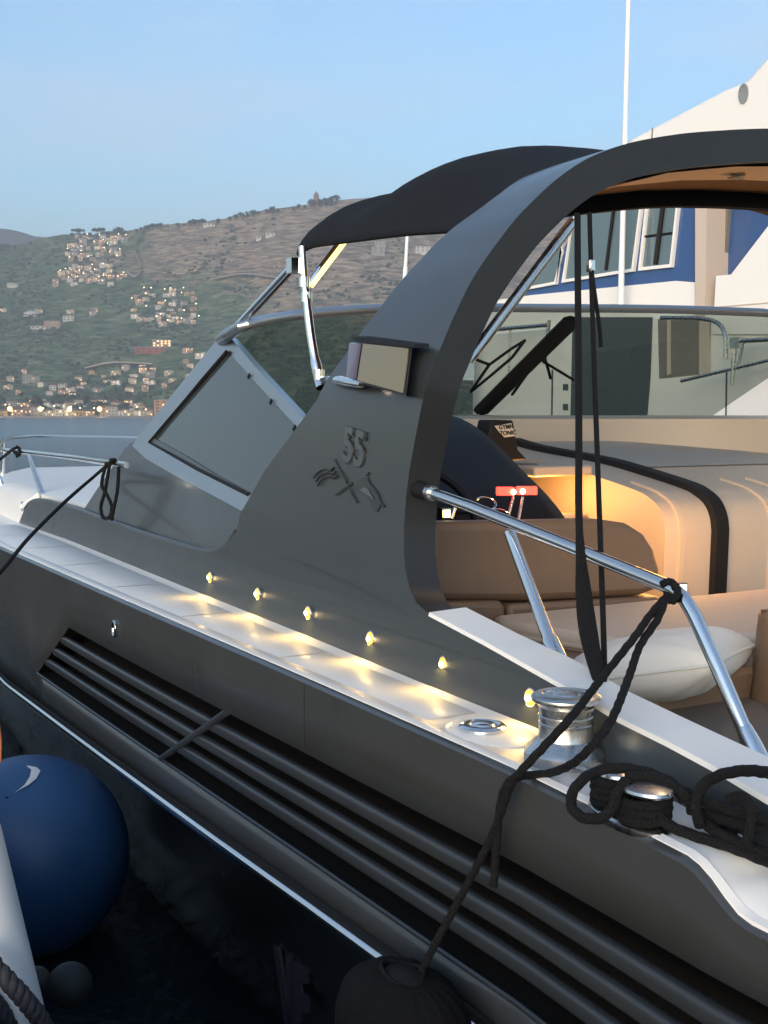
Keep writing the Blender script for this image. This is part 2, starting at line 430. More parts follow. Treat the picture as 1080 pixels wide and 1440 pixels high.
# --- side deck -------------------------------------------------------
mb = MB(); rows = []
dxs = [0, .4, .8, 1.1, 1.25, 1.30, 1.315, 1.33, 1.345, 1.36, 1.375, 1.39, 1.405, 1.42, 1.435, 1.45, 1.5] + [1.6 + .1 * i for i in range(30)] + [4.7 + .4 * i for i in range(29)] + [16.3]
for X in dxs:
    z = lerp_tab(GZ, X); yo = gun(X); yi = min(base(X) + .0, yo - .03)
    zi = max(z, -.765) if X < 1.5 else z
    rows.append([Vector((X, yo - .012, z + .004)), Vector((X, yo - .014, z + .014)), Vector((X, yo - .03, z + .018)), Vector((X, yo * .88 + yi * .12 - .01, z + .014)), Vector((X, (yo + yi) / 2, zi + .012)), Vector((X, yi + .02, zi + .012)), Vector((X, yi - .05, zi + .03))])
mb.grid(rows); mb.grid([[mir(p) for p in r_] for r_ in rows])
deck = obj('side_deck', mb, GEL, yacht, smooth=50)
# raised non-skid panels with gutters between
mb = MB(); X = 2.42
while X < 7.6:
    w = .86
    rows = []
    for k in range(6):
        x = X + (w - .016) * k / 5; yo = gun(x) - .055; yi = base(x) + .035; z = lerp_tab(GZ, x) + .0138
        rows.append([Vector((x, yo, z - .004)), Vector((x, yo - .008, z)), Vector((x, (yo + yi) / 2, z + .001)), Vector((x, yi + .008, z)), Vector((x, yi, z - .004))])
    mb.grid(rows); X += w
obj('nonskid_panel', mb, NONSKID, deck, smooth=60)
# aft deck moulding (hollow round the stern cleat)
p = PZ(679, 1027, -.725); mb = MB()
mb.lathe([(.050, -.004), (.056, .002), (.056, .010), (.050, .015), (.040, .017), (.036, .012), (.030, .012), (.026, .018), (.012, .021), (.001, .021)], p, seg=36)
obj('deck_filler', mb, CHROME, deck)
mb = MB(); mb.lathe([(.11, -.004), (.115, .002), (.10, .0055), (.001, .006)], PZ(690, 1031, -.727), seg=40, sx=1.15, sy=.8)
obj('deck_plinth', mb, GEL, deck)

# --- coaming, arch ---------------------------------------------------
arch_front_px = [(338, 722), (349, 703), (371, 664), (424, 592), (446, 562), (500, 478), (536, 431), (572, 386), (614, 341), (639, 319), (678, 291), (702, 273), (735, 250)]
arch_aft_px = [(735, 297), (720, 314), (700, 340), (680, 368), (660, 400), (643, 435), (627, 471), (613, 504), (601, 540), (592, 576), (582, 627), (576, 660), (571, 700), (568, 740), (568, 775), (570, 800), (576, 828), (586, 848), (603, 863)]
cap_out_px = [(682, 905), (780, 960), (818, 980), (871, 1013), (940, 1047), (1009, 1084), (1080, 1127)]
inner_deck_px = [(1080, 1203), (1000, 1160), (880, 1094), (760, 1031), (600, 964), (420, 894), (194, 801), (27, 733)]
ledge_px = [(33, 719), (42, 707), (54, 703), (75, 706), (117, 719), (160, 735), (194, 747), (240, 762), (280, 773), (303, 774), (320, 765), (332, 748)]
af = [on1(*p) for p in arch_front_px]
aa = [on1(*p) for p in arch_aft_px]
print('arch front', [(round(p.x, 2), round(p.z, 2)) for p in af]); print('arch aft', [(round(p.x, 2), round(p.z, 2)) for p in aa])
XTF, XTA = af[-1].x, 2.90
zf = af[-1].z
topf = [Vector((XTF - .12 * min(1, (z - zf) / .1), 0, z)) for z in (.86, .90, .93, .96, .985) if z > zf + .01]
topa = [Vector((XTA, 0, z)) for z in (.985, .93, .88, .80, .74)]
capo = [on1(*p) for p in cap_out_px]
aftx = [Vector((.6, 0, -.70)), Vector((.6, 0, -.80))]
innr = [on1(*p) for p in inner_deck_px]
for p in innr: p.z -= .012
poly = innr + [on1(*p) for p in ledge_px] + af + topf + topa + aa + capo + aftx
bm = polysurf(poly, on1, S1, ZC, [1.0, 1.6, 2.2, 4.9, 5.55, 6.5, 7.5], thick=.105)
bm2 = polysurf(poly, on1, S1, ZC, [1.0, 1.6, 2.2, 4.9, 5.55, 6.5, 7.5], mirror=True, thick=.105)
arch = shell_objs('radar_arch', [bm, bm2], PAINT, yacht, 'arch_lining', PAINT_IN)
# canvas sleeve lacing: small flap on the aft edge of the arch
# white cap on the coaming
mb = MB(); out_px = [(604, 864)] + cap_out_px; in_px = [(655, 860), (731, 899), (800, 931), (835, 950), (880, 978), (950, 1012), (1015, 1043), (1080, 1073)]
oo = [on1(*p) for p in out_px]; ii = [PZ(q[0], q[1], o.z + .004) for q, o in zip(in_px, oo)]
e = aftx[0]; oo.append(Vector((.6, S1(.6, -.70), -.70))); ii.append(Vector((.6, -1.76, -.70)))
ow = [p + Vector((0, .004, -.004)) for p in oo]; ou = [p + Vector((0, .001, .006)) for p in oo]; iu = [p + Vector((0, 0, .012)) for p in ii]; iw = [p + Vector((0, -.004, -.03)) for p in ii]
mb.grid([ow, ou, iu, iw])
# cap across the foot of the arch
obj('coaming_cap', mb, GEL, arch, smooth=35)
mb = MB(); mb.grid([[p + Vector((0, -.002, -.02)) for p in ii], [p + Vector((0, -.03, -.14)) for p in ii], [p + Vector((0, -.03, -.5)) for p in ii]])
obj('coaming_pad', mb, LEATHERD, arch)
mb = MB(); mb.tube(spline([on1(*q, -.0015) for q in [(385, 776), (440, 800), (500, 826), (550, 850), (596, 879)]], 5), .0032, seg=6); obj('coaming_crease', mb, PAINT, arch)
mb = MB(); mb.tube([on3(x, y, .0) for x, y in [(428, 964), (428, 1000), (428, 1030), (429, 1052)]], .0016, seg=5); obj('hull_seam', mb, RUBBER, hull)
# courtesy lights
for q in [(296, 812), (363, 835), (434, 862), (522, 898), (625, 934), (747, 981)]:
    p = on1(*q); n = Vector((0, 1, .06)).normalized()
    m1 = MB(); m1.lathe([(.0235, -.002), (.0235, .003), (.021, .005), (.0185, .003)], p, n, seg=20)
    lb = obj('courtesy_light', m1, CHROME, arch)
    m2 = MB(); m2.lathe([(.0185, .002), (.018, .006), (.012, .0085), (.001, .0095)], p, n, seg=16); obj('lens', m2, LED, lb)  # amber emission of this ring stands in for the halo round the bulb
    m3 = MB(); m3.lathe([(.0085, .008), (.008, .0125), (.004, .0145), (.0005, .015)], p, n, seg=14); obj('bulb', m3, LEDC, lb)
    ld = bpy.data.lights.new('courtesy_lamp', 'AREA'); ld.shape = 'DISK'; ld.size = .05; ld.energy = .11; ld.color = (1, .64, .17)
    lo = bpy.data.objects.new('courtesy_lamp', ld); COL.objects.link(lo); lo.parent = lb; lo.matrix_parent_inverse = Matrix.Translation(-wloc(lb)); lo.location = p + Vector((0, .018, -.004))
    lo.rotation_euler = Vector((0, .72, -.69)).to_track_quat('-Z', 'Y').to_euler()
# emblem
def text_mesh(txt, size, extr, off=0.0, mat=None):
    cu = bpy.data.curves.new('txt', 'FONT'); cu.body = txt; cu.size = size; cu.extrude = extr; cu.offset = off; cu.align_x = 'CENTER'; cu.align_y = 'CENTER'; cu.space_line = .85
    to = bpy.data.objects.new('txt', cu); COL.objects.link(to); dg = bpy.context.evaluated_depsgraph_get(); dg.update()
    me = bpy.data.meshes.new_from_object(to.evaluated_get(dg)); bpy.data.objects.remove(to); return me
def put_text(name, txt, size, extr, p, xd, yd, mat, parent, off=0.0):
    me = text_mesh(txt, size, extr, off); xd = Vector(xd).normalized(); yd = Vector(yd); yd = (yd - xd * yd.dot(xd)).normalized(); zd = xd.cross(yd)
    me.transform(Matrix.Translation(p) @ Matrix((xd, yd, zd)).transposed().to_4x4()); me.name = name
    me.materials.clear(); me.materials.append(mat)
    o = bpy.data.objects.new(name, me); COL.objects.link(o); o.parent = parent; o.matrix_parent_inverse = Matrix.Translation(-wloc(parent)); return o
pe = on1(499, 631); pl = on1(480, 626); pr = on1(518, 640); xd = (pr - pl).normalized()
put_text('emblem_number', '55', .155, .004, pe + Vector((0, .003, 0)), xd, (0, 0, 1), EMBL, arch, .003)
put_text('emblem_number_edge', '55', .155, .0025, pe + Vector((-.006, .001, -.005)), xd, (0, 0, 1), EMBD, arch, .006)
def em(q): return on1(430 + q[0] / 8.31, 590 + q[1] / 8.31, .002)
mb = MB()
for line in ([(340, 470), (400, 590), (480, 740)], [(500, 785), (550, 890), (600, 965)], [(350, 880), (470, 790), (545, 740)], [(735, 620), (710, 670), (760, 770), (830, 850), (870, 950), (915, 1020)]):
    mb.tube(spline([em(q) for q in line], 4), .0036, seg=6)
obj('emblem_flag_pole', mb, EMBD, arch)
mb = MB()
for k in range(3):
    dx, dy = k * 22, k * 45
    mb.tube(spline([em(q) for q in [(95 + dx, 680 + dy), (150 + dx, 610 + dy), (215 + dx, 580 + dy), (280 + dx, 600 + dy), (330 + dx, 560 + dy)]], 5), .0042, seg=6, flat=.6)
obj('emblem_striped_flag', mb, EMBD, arch)
mb = MB()
mb.prism([em(q) for q in [(560, 730), (690, 670), (760, 790), (830, 870), (880, 1000), (830, 1080), (770, 1010), (720, 900), (650, 850), (590, 840)]], (0, .0015, 0)); obj('emblem_dark_flag', mb, EMBD, arch)
mb = MB(); mb.prism([em(q) + Vector((0, .003, 0)) for q in [(640, 830), (690, 790), (740, 810), (790, 900), (810, 950), (760, 900), (700, 860)]], (0, .0012, 0)); obj('emblem_flag_stripe', mb, EMBL, arch)
# navigation light: box standing off the arch with a polished plate
q4 = [(509, 480), (580, 487), (571, 557), (500, 537)]
bot4 = [on1(*q) for q in q4]; top4 = [p + Vector((.0, .055, 0)) for p in bot4]
sh = [on1(*q, .055) for q in q4]
mb = MB(); inn = [on1(*q, -.02) for q in q4]
mb.grid([inn, sh], True); mb.f.append((4, 5, 6, 7)); mb.m.append(0)
nav = obj('navigation_light', mb, PAINT_IN, arch, smooth=20)
cc = sum(sh, Vector()) / 4
mb = MB(); mb.prism([cc + (p - cc) * .90 + Vector((-.004, .002, 0)) for p in sh], (0, .004, 0)); obj('polished_plate', mb, BRASS, nav)
l4 = [on1(499, 482, .03), on1(512, 483, .05), on1(505, 533, .05), on1(495, 530, .03)]
mb = MB(); mb.prism([p + Vector((.004, .008, 0)) for p in l4], (.02, .0, 0)); obj('red_lens', mb, REDLENS, nav)
lip = [on1(494, 474, .03), on1(500, 473, .055), on1(582, 484, .068), on1(582, 489, .068), on1(500, 481, .055)]
mb = MB(); mb.prism(lip, (0, -.05, .003)); obj('lip', mb, RUBBER, nav)
# headliner under the arch and its unlit fitting
yy = [CY + 1.75 * t / 6 for t in range(-6, 7)]
def topz(y):
    d = abs(y - CY); best = .985
    for (z0, o0), (z1, o1) in zip(OFF, OFF[1:]):
        a0, a1 = (base(2.9) + o0) - CY, (base(2.9) + o1) - CY
        if a1 <= d <= a0: best = z1 + (z0 - z1) * (d - a1) / max(1e-6, a0 - a1)
    return best
mb = MB(); rows = []
for X in (2.945, 3.05, 3.2): rows.append([Vector((X, y, topz(y) - .112 - .01 * (X - 2.95))) for y in yy])
mb.grid(rows); obj('headliner', mb, CEIL, arch)
mb = MB(); mb.grid([[Vector((X, y, topz(y) - .1135 - .004 * (X > 3.3))) for y in yy] for X in (3.203, 3.3, 3.42)]); obj('inner_liner', mb, CANVASU, arch)
pl_ = Vector((3.08, -3.12, topz(-3.12) - .118))
mb = MB(); mb.box(pl_ + Vector((0, 0, .004)), (.035, .16, .008)); dl = obj('ceiling_fitting', mb, BRASS, arch, bevel=.002)
mb = MB(); mb.box(pl_ + Vector((.0, -.05, -.008)), (.03, .05, .004)); obj('lens', mb, BRASS, dl)

# --- cabin side under the windscreen ---------------------------------
cab = [(115, 722), (118, 716), (142, 680), (158, 657), (167, 644), (174, 633), (184, 623), (198, 614), (216, 616), (260, 640), (300, 665), (352, 694), (372, 706), (372, 785), (280, 783), (240, 770), (194, 755), (160, 743)]
bm = polysurf(cab, on2, S2, [-.6, -.4, -.2, 0], [4.2, 4.6, 5.0, 5.55, 6.2, 6.8])
bmb = polysurf(cab, on2, S2, [-.6, -.4, -.2, 0], [4.2, 4.6, 5.0, 5.55, 6.2, 6.8], mirror=True)
# trunk top between both sides
cf = [on2(*q) for q in [(115, 722), (142, 680), (167, 644), (184, 623), (198, 614)]]
mb = MB(); rows = []
for t in range(13):
    u = t / 12; s = math.sin(math.pi * u)
    rows.append([Vector((p.x + .9 * s, p.y + (2 * CY - 2 * p.y) * u, p.z + .05 * s)) for p in cf])
mb.grid(rows); cabin = shell_objs('cabin_side', [bm], PAINT, yacht); shell_objs('cabin_side', [bmb], PAINT, yacht); obj('cabin_front', mb, PAINT, cabin, smooth=30)
# soft ledge bead where the cabin side meets the coaming
mb = MB(); mb.tube(spline([on1(*q, -.01) for q in ledge_px], 3), .012, seg=8)
obj('ledge_moulding', mb, PAINT, cabin)
# --- foredeck ---------------------------------------------------------
mb = MB(); rows = []
for X in [6.0, 7, 8, 8.44, 8.46, 8.6, 9, 9.5, 10, 11, 12, 13, 14, 15, 15.8, 16.2]:
    yb = base(X); h = CY - yb; zd = -.535 - max(0, X - 9.5) * .022; r_ = []
    zg = lerp_tab(GZ, X)
    r_.append(Vector((X, yb - (.12 if X < 8.45 else 0), zg + .005)))
    r_.append(Vector((X, yb - (.12 if X < 8.45 else .02), zd - .06)))
    for t in (.06, .09, .15, .3, .5, .7, .85, 1):
        r_.append(Vector((X, yb + h * t * .999, zd + .10 * math.sin(math.pi / 2 * t) * min(1, (16.3 - X) / 5) - .05 * max(0, .07 - t) / .07)))
    rows.append(r_ + [mir(p) for p in reversed(r_[:-1])])
mb.grid(rows); fore = obj('foredeck', mb, GEL, yacht, smooth=50)
mb = MB(); p = solve(31, 712, lambda p: p.y - base(p.x) + .015)
mb.lathe([(.03, -.01), (.032, .003), (.024, .008), (.016, 0), (.001, -.004)], p, (0, 1, 0), seg=18, sx=.55, sy=1.1); obj('deck_drain', mb, CHROME, fore)
# --- bow rail ---------------------------------------------------------
def rp(x, y): return PY(x, y, -2.02 - .03 * 0)
feet = [PZ(62, 700, -.56), PZ(3, 683, -.57)]
YR = feet[0].y + .02
rail = [PY(178, 654, YR + .22), PY(165, 652, YR + .19), PY(140, 649, YR + .12), PY(100, 643, YR + .03), PY(40, 636, YR - .02), PY(0, 631, YR - .06)]
d = (rail[-1] - rail[-2]).normalized()
rail += [Vector((12.5, -2.75, rail[-1].z)), Vector((14.5, -3.3, rail[-1].z)), Vector((15.9, CY, rail[-1].z))]
pts = spline(rail, 8); mb = MB(); mb.tube(pts, .0165, seg=10); mb.tube([mir(p) for p in pts], .0165, seg=10)
bow = obj('bow_rail', mb, CHROME, yacht)
def nearest(pts, p):
    return min(pts, key=lambda q: (q.x - p.x) ** 2 + ((q.y - p.y) * .3) ** 2)
for ft, tp in ((feet[0], PY(40, 640, YR - .02)), (feet[1], PY(-14, 631, YR - .06)), (Vector((13, -2.85, -.62)), Vector((12.9, -2.85, rail[-1].z)))):
    mb = MB(); mb.tube([ft + Vector((0, 0, -.01)), ft + (tp - ft) * .06, ft + (tp - ft) * .2, tp], [.034, .026, .020, .014], seg=10); obj('stanchion', mb, CHROME, bow)
# --- windscreen --------------------------------------------------------
outer = [(186, 627), (191, 617), (215, 588), (303, 480), (314, 470), (326, 477), (360, 517), (440, 604), (432, 622), (372, 706), (350, 724), (300, 697), (250, 671), (205, 645)]
inner = [(209, 622), (209, 622), (230, 597), (309, 503), (318, 493), (320, 493), (354, 532), (418, 601), (414, 608), (360, 687), (351, 697), (308, 676), (259, 651), (219, 629)]
mb = MB(); rows = []
for a, b in zip(outer, inner):
    pa, pb = on2(*a), on2(*b)
    pa_o, pb_o = on2(*a, .012), on2(*b, .006)
    rows.append([pa + Vector((0, -.03, 0)), pa_o + Vector((0, .0, 0)), pb_o, pb + Vector((0, -.03, 0))])
mb.grid(rows + [rows[0]])
wsf = obj('windscreen_frame', mb, ALU, yacht, smooth=30)
mb = MB()
gl = [on2(*q, -.008) for q in [(208, 622), (319, 492), (419, 601), (351, 698)]]
mb.prism(gl, (0, -.006, 0)); obj('side_window', mb, GL_SIDE, wsf)
mb = MB(); gk = [on2(*q, .004) for q in [(319, 494), (287, 531), (210, 622), (278, 660), (350, 696)]]
mb.tube(gk, .0085, seg=6); obj('gasket', mb, RUBBER, wsf)
for q in [(323, 497), (350, 529), (381, 565), (414, 602)]:
    mb = MB(); p = on2(*q, .012); mb.box(p, (.026, .006, .012), Matrix.Rotation(.7, 3, 'Y')); obj('frame_clip', mb, RUBBER, wsf)
WPL = [(-5.9, 4.75), (-5.6, 5.0), (-5.2, 5.22), (-4.6, 5.46), (-3.9, 5.62), (-3.2, 5.58), (-2.7, 5.43), (-2.45, 5.29), (-2.30, 5.13), (-2.19, 4.95), (-2.16, 4.80), (-2.09, 9.0)]
def onW(x, y, o=0): return solve(x, y, lambda p: lerp_tab(WPL, p.y) + o - p.x, 3.0, 12)
tp_px = [(320, 471), (330, 464), (345, 457), (370, 451), (410, 444), (460, 438.5), (530, 434), (620, 432), (720, 433), (800, 433.5), (880, 434), (960, 435.5), (1030, 438), (1080, 440.5)]
tp = [onW(*q) for q in tp_px]
print('ws top', [tuple(round(c, 2) for c in p) for p in tp])
last = tp[-1]
tp += [Vector((lerp_tab(WPL, -5.62), -5.62, last.z - .03)), Vector((lerp_tab(WPL, -5.75), -5.75, last.z - .16))]
tps = spline([on2(312, 478, .01)] + tp, 4)
mb = MB(); mb.tube(tps, [.030] * 6 + [.026] * (len(tps) - 6), seg=12, flat=.95); obj('top_rail', mb, ALU, wsf, label='polished rail along the top of the windscreen')
def wbot(p):
    u = (p.y - CY) / 1.75; s = math.sqrt(max(0, 1 - min(1, abs(u)) ** (2.4 if u > 0 else 6)))
    return Vector((6.12 + .85 * s, CY + (p.y - CY) * (1.0 if p.y > CY else 1.02), -.17 + .16 * s))
mb = MB(); rows = [[on2(318, 484, -.05).lerp(on2(206, 622, -.05), t) for t in (0, .25, .5, .75, 1)]]
for p in tps[2:]:
    if p.y > -2.24: continue
    q = wbot(p); rows.append([p + (q - p) * t for t in (0, .25, .5, .75, 1)])
mb.grid(rows); fg = obj('front_window', mb, GL_FRONT, wsf, smooth=60)
GROWS = rows
def onG(x, y):
    """point on the front glass under a view ray"""
    r = ray(x, y).normalized(); best = None
    for ra, rb in zip(GROWS, GROWS[1:]):
        for k in range(4):
            a, b, c, d2 = ra[k], rb[k], rb[k + 1], ra[k + 1]
            for tri in ((a, b, c), (a, c, d2)):
                h = intersect_ray_tri(*tri, r, Vector((0, 0, 0)), True)
                if h is not None and h.dot(r) > 0 and (best is None or h.length < best.length): best = h
    return best
for t_, b_ in (((802, 452), (676, 577)),):
    a = onG(*t_); b = onG(*b_)
    if a and b:
        mb = MB(); mb.tube([a.lerp(b, k / 6) + Vector((-.01, 0, 0)) for k in range(7)], .062, seg=8, flat=.6, ref=(0, 0, 1)); obj('mullion', mb, RUBBER, wsf)
    else: print('mullion miss', a, b)
mb = MB()
for line in ([(664, 552), (690, 515), (722, 492), (740, 481), (722, 505), (690, 532), (664, 553)], [(690, 515), (672, 508)], [(722, 557), (745, 525), (770, 495)], [(762, 508), (785, 522), (808, 536)], [(766, 500), (772, 518), (776, 534)]):
    pp = [onG(*q) for q in line]
    if all(pp): mb.tube([p + Vector((.015, 0, .01)) for p in pp], .010, seg=6)
if mb.v: obj('wiper', mb, RUBBER, wsf)
bots = [r_[-1] for r_ in GROWS]
mb = MB(); mb.tube(bots, .018, seg=6); obj('glass_seal', mb, RUBBER, wsf)
# --- bimini canopy -----------------------------------------------------
FX = [3.05, 3.15, 3.25, 3.35, 3.5, 3.7, 3.9, 4.05, 4.2, 4.32, 4.45, 4.53, 4.56]
pc = PX(424, 343, 4.5)
mb = MB(); rows = []
frontprof = [(0.0, 1.0), (.35, .998), (.7, .985), (1.0, .947), (1.25, .897), (1.45, .84), (1.58, .785), (1.66, .72), (1.68, .64)]
wf = abs(CY - pc.y)
for X in FX:
    t = (X - 3.05) / (4.56 - 3.05); r_ = []
    q = min(1, max(0, (X - 3.10) / .5)); q = q * q * (3 - 2 * q)
    for i, (d, z) in enumerate(frontprof):
        df = d / 1.68 * wf; zfz = z - .69 + pc.z + .02
        if i == 8: zfz = pc.z - .012
        da = [0, .5, .9, 1.15, 1.33, 1.47, 1.60, 1.72, 1.765][i]; za = topz(CY + da) - .012
        dd = da + (df - da) * t
        full = zfz + ((-.012 + .03 * t) if i <= 6 else 0)
        if i >= 7: full = za + (zfz - za) * t
        zz = za + (full - za) * q
        sag = -.045 * math.exp(-((X - 4.2) / .13) ** 2) * (i < 7)
        if X > 4.5: zz -= .03
        if i <= 6: zz += (.062 * math.exp(-((X - 3.78) / .26) ** 2) + .012 * math.exp(-((X - 4.45) / .12) ** 2)) * (0, 0, .35, .9, 1, 1, .5)[i]
        if i <= 2: zz -= .045 * q * (1 - t) * (1, 1, .7)[i]
        if i <= 6: zz -= .055 * q * max(0, 1 - (X - 3.1) / .6)
        r_.append(Vector((X, CY + dd, zz + sag)))
    rows.append(r_)
rows = [list(reversed([mir(p) + Vector((0, 0, .09 * max(0, min(1, (p.x - 3.4) / .8)) * min(1, (CY - p.y) / -.5))) for p in r_[1:9]])) + r_[:9] for r_ in [row[:9] for row in rows]]
mb.grid(rows)
canopy = obj('bimini_canopy', mb, [CANVAS, CANVASU], yacht, smooth=60, solid=.012, sub=1)
canopy.modifiers['solidify'].material_offset = 1; canopy.modifiers.move(0, 1) if len(canopy.modifiers) > 1 else None
# dark aft binding of the canopy underside (the roll seen under the headliner)
mb = MB(); mb.grid([[Vector((3.42, y, topz(y) - .105)), Vector((3.40, y, topz(y) - .178)), Vector((3.44, y, topz(y) - .180)), Vector((3.45, y, topz(y) - .105))] for y in [CY + 1.45 * t / 14 for t in range(-14, 15)]])
obj('canopy_bow', mb, CANVAS, canopy)
# frame poles
Ytop = pc.y
mb = MB(); p0 = on1(452, 552, -.03); pts = [p0, p0.lerp(PX(436, 470, 4.45), .33)]
pole = [PX(425, 347, 4.47), PX(429, 400, 4.45), PX(437, 470, 4.42), PX(446, 520, 4.38), PX(452, 545, 4.34)]
mb.tube(spline(pole, 5), [.017] * 8 + [.019] * 6 + [.023] * 7, seg=12)
bf = obj('bimini_frame', mb, CHROME, canopy)
mb = MB(); mb.tube([PX(414, 373, 4.50), on2(326, 468, .03)], .020, seg=12); obj('frame_strut', mb, CHROME, canopy)
mb = MB(); mb.tube([PX(432, 402, 4.45), PX(486, 331, 4.42)], .015, seg=12); mb.box(PX(414, 374, 4.49), (.05, .05, .06)); obj('frame_brace', mb, CHROME, canopy)
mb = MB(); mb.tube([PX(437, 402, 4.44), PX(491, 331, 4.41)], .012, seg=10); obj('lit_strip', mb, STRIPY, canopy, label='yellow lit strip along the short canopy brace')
mb = MB(); mb.tube([PX(453, 534, 4.32), on1(480, 536, .05), on1(508, 541, .05)], [.016, .017, .010], seg=12); obj('pole_bracket', mb, CHROME, canopy)
for q, X in (((428, 397), 4.45), ((431, 418), 4.45), ((449, 527), 4.36)):
    mb = MB(); p = PX(q[0], q[1], X); mb.tube([p + Vector((0, 0, -.02)), p + Vector((0, 0, .02))], .024, seg=12); obj('pole_collar', mb, CHROME, canopy)
a0, a1 = PX(650, 518, 2.96), PX(806, 312, 2.96)
mb = MB(); mb.tube([a0, a1], .017, seg=12); mb.tube([a0 + Vector((.05, -.01, -.03)), a1 + Vector((.05, -.01, -.03))], .010, seg=10); mb.box(a0 + Vector((-.01, .0, -.01)), (.03, .05, .05)); obj('canopy_strut', mb, BRUSH, arch)

# --- cockpit hand rail ---------------------------------------------------
YC = -1.90
pa = on1(604, 692, -.10); rail = [PX(606, 693, 2.90), PX(660, 712, 2.705), PY(800, 768, YC), PY(920, 817, YC), PY(945, 828, YC), PY(962, 842, YC), PY(976, 865, YC), PY(1010, 940, YC), PY(1062, 1062, YC), PY(1072, 1084, YC)]
rail = [rail[0]] + rail[1:4] + spline(rail[3:7], 6)[1:] + rail[7:]
mb = MB(); mb.tube(rail, .0165, seg=14); crail = obj('cockpit_rail', mb, CHROME, yacht)
mb = MB(); mb.tube([PX(586, 687, 2.975), PX(592, 689, 2.95), PX(604, 692.5, 2.905)], [.027, .026, .021], seg=14); obj('rail_socket', mb, RUBBER, crail)
mb = MB(); mb.tube([PX(603.5, 692.3, 2.907), PX(609, 694, 2.887)], .0225, seg=14); obj('rail_ring', mb, BRUSH, crail)
f0 = PY(790, 946, YC + .03); t0 = PY(716, 748, YC + .028)
mb = MB(); mb.tube([f0, f0.lerp(t0, .06), f0.lerp(t0, .22), f0.lerp(t0, .25), t0], [.031, .028, .022, .0165, .0155], seg=14); obj('stanchion', mb, CHROME, crail)
f1 = PY(1071, 1080, YC); t1 = PY(1046, 1022, YC)
mb = MB(); mb.tube([f1, f1.lerp(t1, .6), t1], [.026, .022, .0168], seg=14); obj('rail_foot', mb, CHROME, crail)

# --- capstan and cleat -----------------------------------------------------
cz = Vector((1.984, -1.583, -.727))
mb = MB()
mb.lathe([(.086, -.004), (.088, .004), (.088, .022), (.083, .030), (.074, .036), (.070, .042), (.060, .050)], cz, seg=56)
cap = obj('capstan', mb, BRUSH, yacht, smooth=30)
mb = MB(); mb.lathe([(.060, .049), (.0575, .056), (.0565, .078), (.0585, .080), (.0585, .083), (.0565, .085), (.0565, .093), (.0585, .095), (.0585, .098), (.0565, .100), (.058, .118), (.064, .126), (.0735, .131), (.0745, .135), (.0735, .139), (.066, .143), (.050, .145), (.047, .1425), (.030, .1425), (.027, .146), (.014, .148), (.001, .148)], cz, seg=56)
obj('drum', mb, BRUSH, cap, smooth=30)
# double bollard
zc = -.735
b1, b2 = PZ(862, 1143, zc), PZ(906, 1166, zc); bc = (b1 + b2) / 2; bd = (b2 - b1).normalized()
mb = MB(); mb.lathe([(.060, -.004), (.064, .002), (.064, .010), (.058, .014), (.001, .015)], bc, seg=48, sx=1.75, sy=.72, xdir=bd)
cleat = obj('mooring_bollard', mb, BRUSH, yacht, smooth=35)
for b, r in ((b1, .034), (b2, .050)):
    mb = MB(); mb.lathe([(.026, .010), (.023, .02), (.022, .062), (.024, .066), (r, .070), (r + .002, .074), (r, .079), (r * .7, .082), (.001, .083)], b, seg=36, sx=1.15, sy=.85, xdir=bd); obj('post', mb, BRUSH, cleat, smooth=35)
mb = MB(); p = PZ(820, 1082, -.71); mb.tube([p + Vector((.03, .01, .0)), p, p + Vector((-.05, -.02, -.005))], [.008, .012, .009], seg=10, flat=.6); obj('capstan_lever', mb, BRUSH, cap)

# --- cockpit ------------------------------------------------------------------
mb = MB(); mb.box((2.6, CY, -1.25), (5.4, 4.2, .04)); cock = obj('cockpit_floor', mb, M('teak', (.22, .14, .08), .6, var=.2, vscale=4, stretch=(1, 14, 1)), yacht)
# starboard console: profile swept across the boat
prof = [(4.22, -1.22), (4.20, -.62), (4.20, -.53), (4.215, -.47), (4.25, -.42), (4.31, -.385), (4.40, -.355), (4.7, -.30), (5.03, -.25), (5.59, -.20), (5.86, -.16)]
mb = MB(); ps = spline([Vector((x, 0, z)) for x, z in prof], 4)
mb.grid([[Vector((p.x, y, p.z)) for p in ps] for y in (-3.92, -4.2, -4.7, -5.2, -5.75)])
end = [Vector((p.x, -3.92, p.z)) for p in ps] + [Vector((5.86, -3.92, -1.22))]
mb.add(end, [tuple(range(len(end)))])
cons = obj('console', mb, CREAM, yacht, smooth=35)
def sweep(y, w, h, name, mat, p0=0, p1=99):
    m = MB(); rows = []
    for i, p in enumerate(ps[p0:p1]):
        k = i + p0; t = (ps[min(k + 1, len(ps) - 1)] - ps[max(k - 1, 0)]).normalized(); n = Vector((t.z, 0, -t.x)); n = -n if n.z < 0 or (abs(n.z) < .05 and n.x > 0) else n
        q = Vector((p.x, y, p.z))
        rows.append([q + Vector((0, -w, 0)) - n * .004, q + Vector((0, -w * .8, 0)) + n * h, q + Vector((0, w * .8, 0)) + n * h, q + Vector((0, w, 0)) - n * .004])
    m.grid(rows); return obj(name, m, mat, cons, smooth=40)
sweep(-4.26, .05, .03, 'console_stripe', RUBBER)
for y in (-4.02, -4.62, -4.80): sweep(y, .022, .012, 'console_rib', CREAM, 2, 27)
mb = MB(); mb.grid([[Vector((p.x, y, p.z + .006)) for p in ps[30:]] for y in (-4.32, -5.0, -5.75)]); obj('console_top', mb, GREYTOP, cons)
DP = spline([Vector(q) for q in ((5.9, -2.4, 0), (5.9, -3.3, 0), (5.9, -4.6, 0), (5.78, -5.2, 0), (5.4, -5.62, 0), (4.6, -5.84, 0), (3.4, -5.9, 0))], 5)
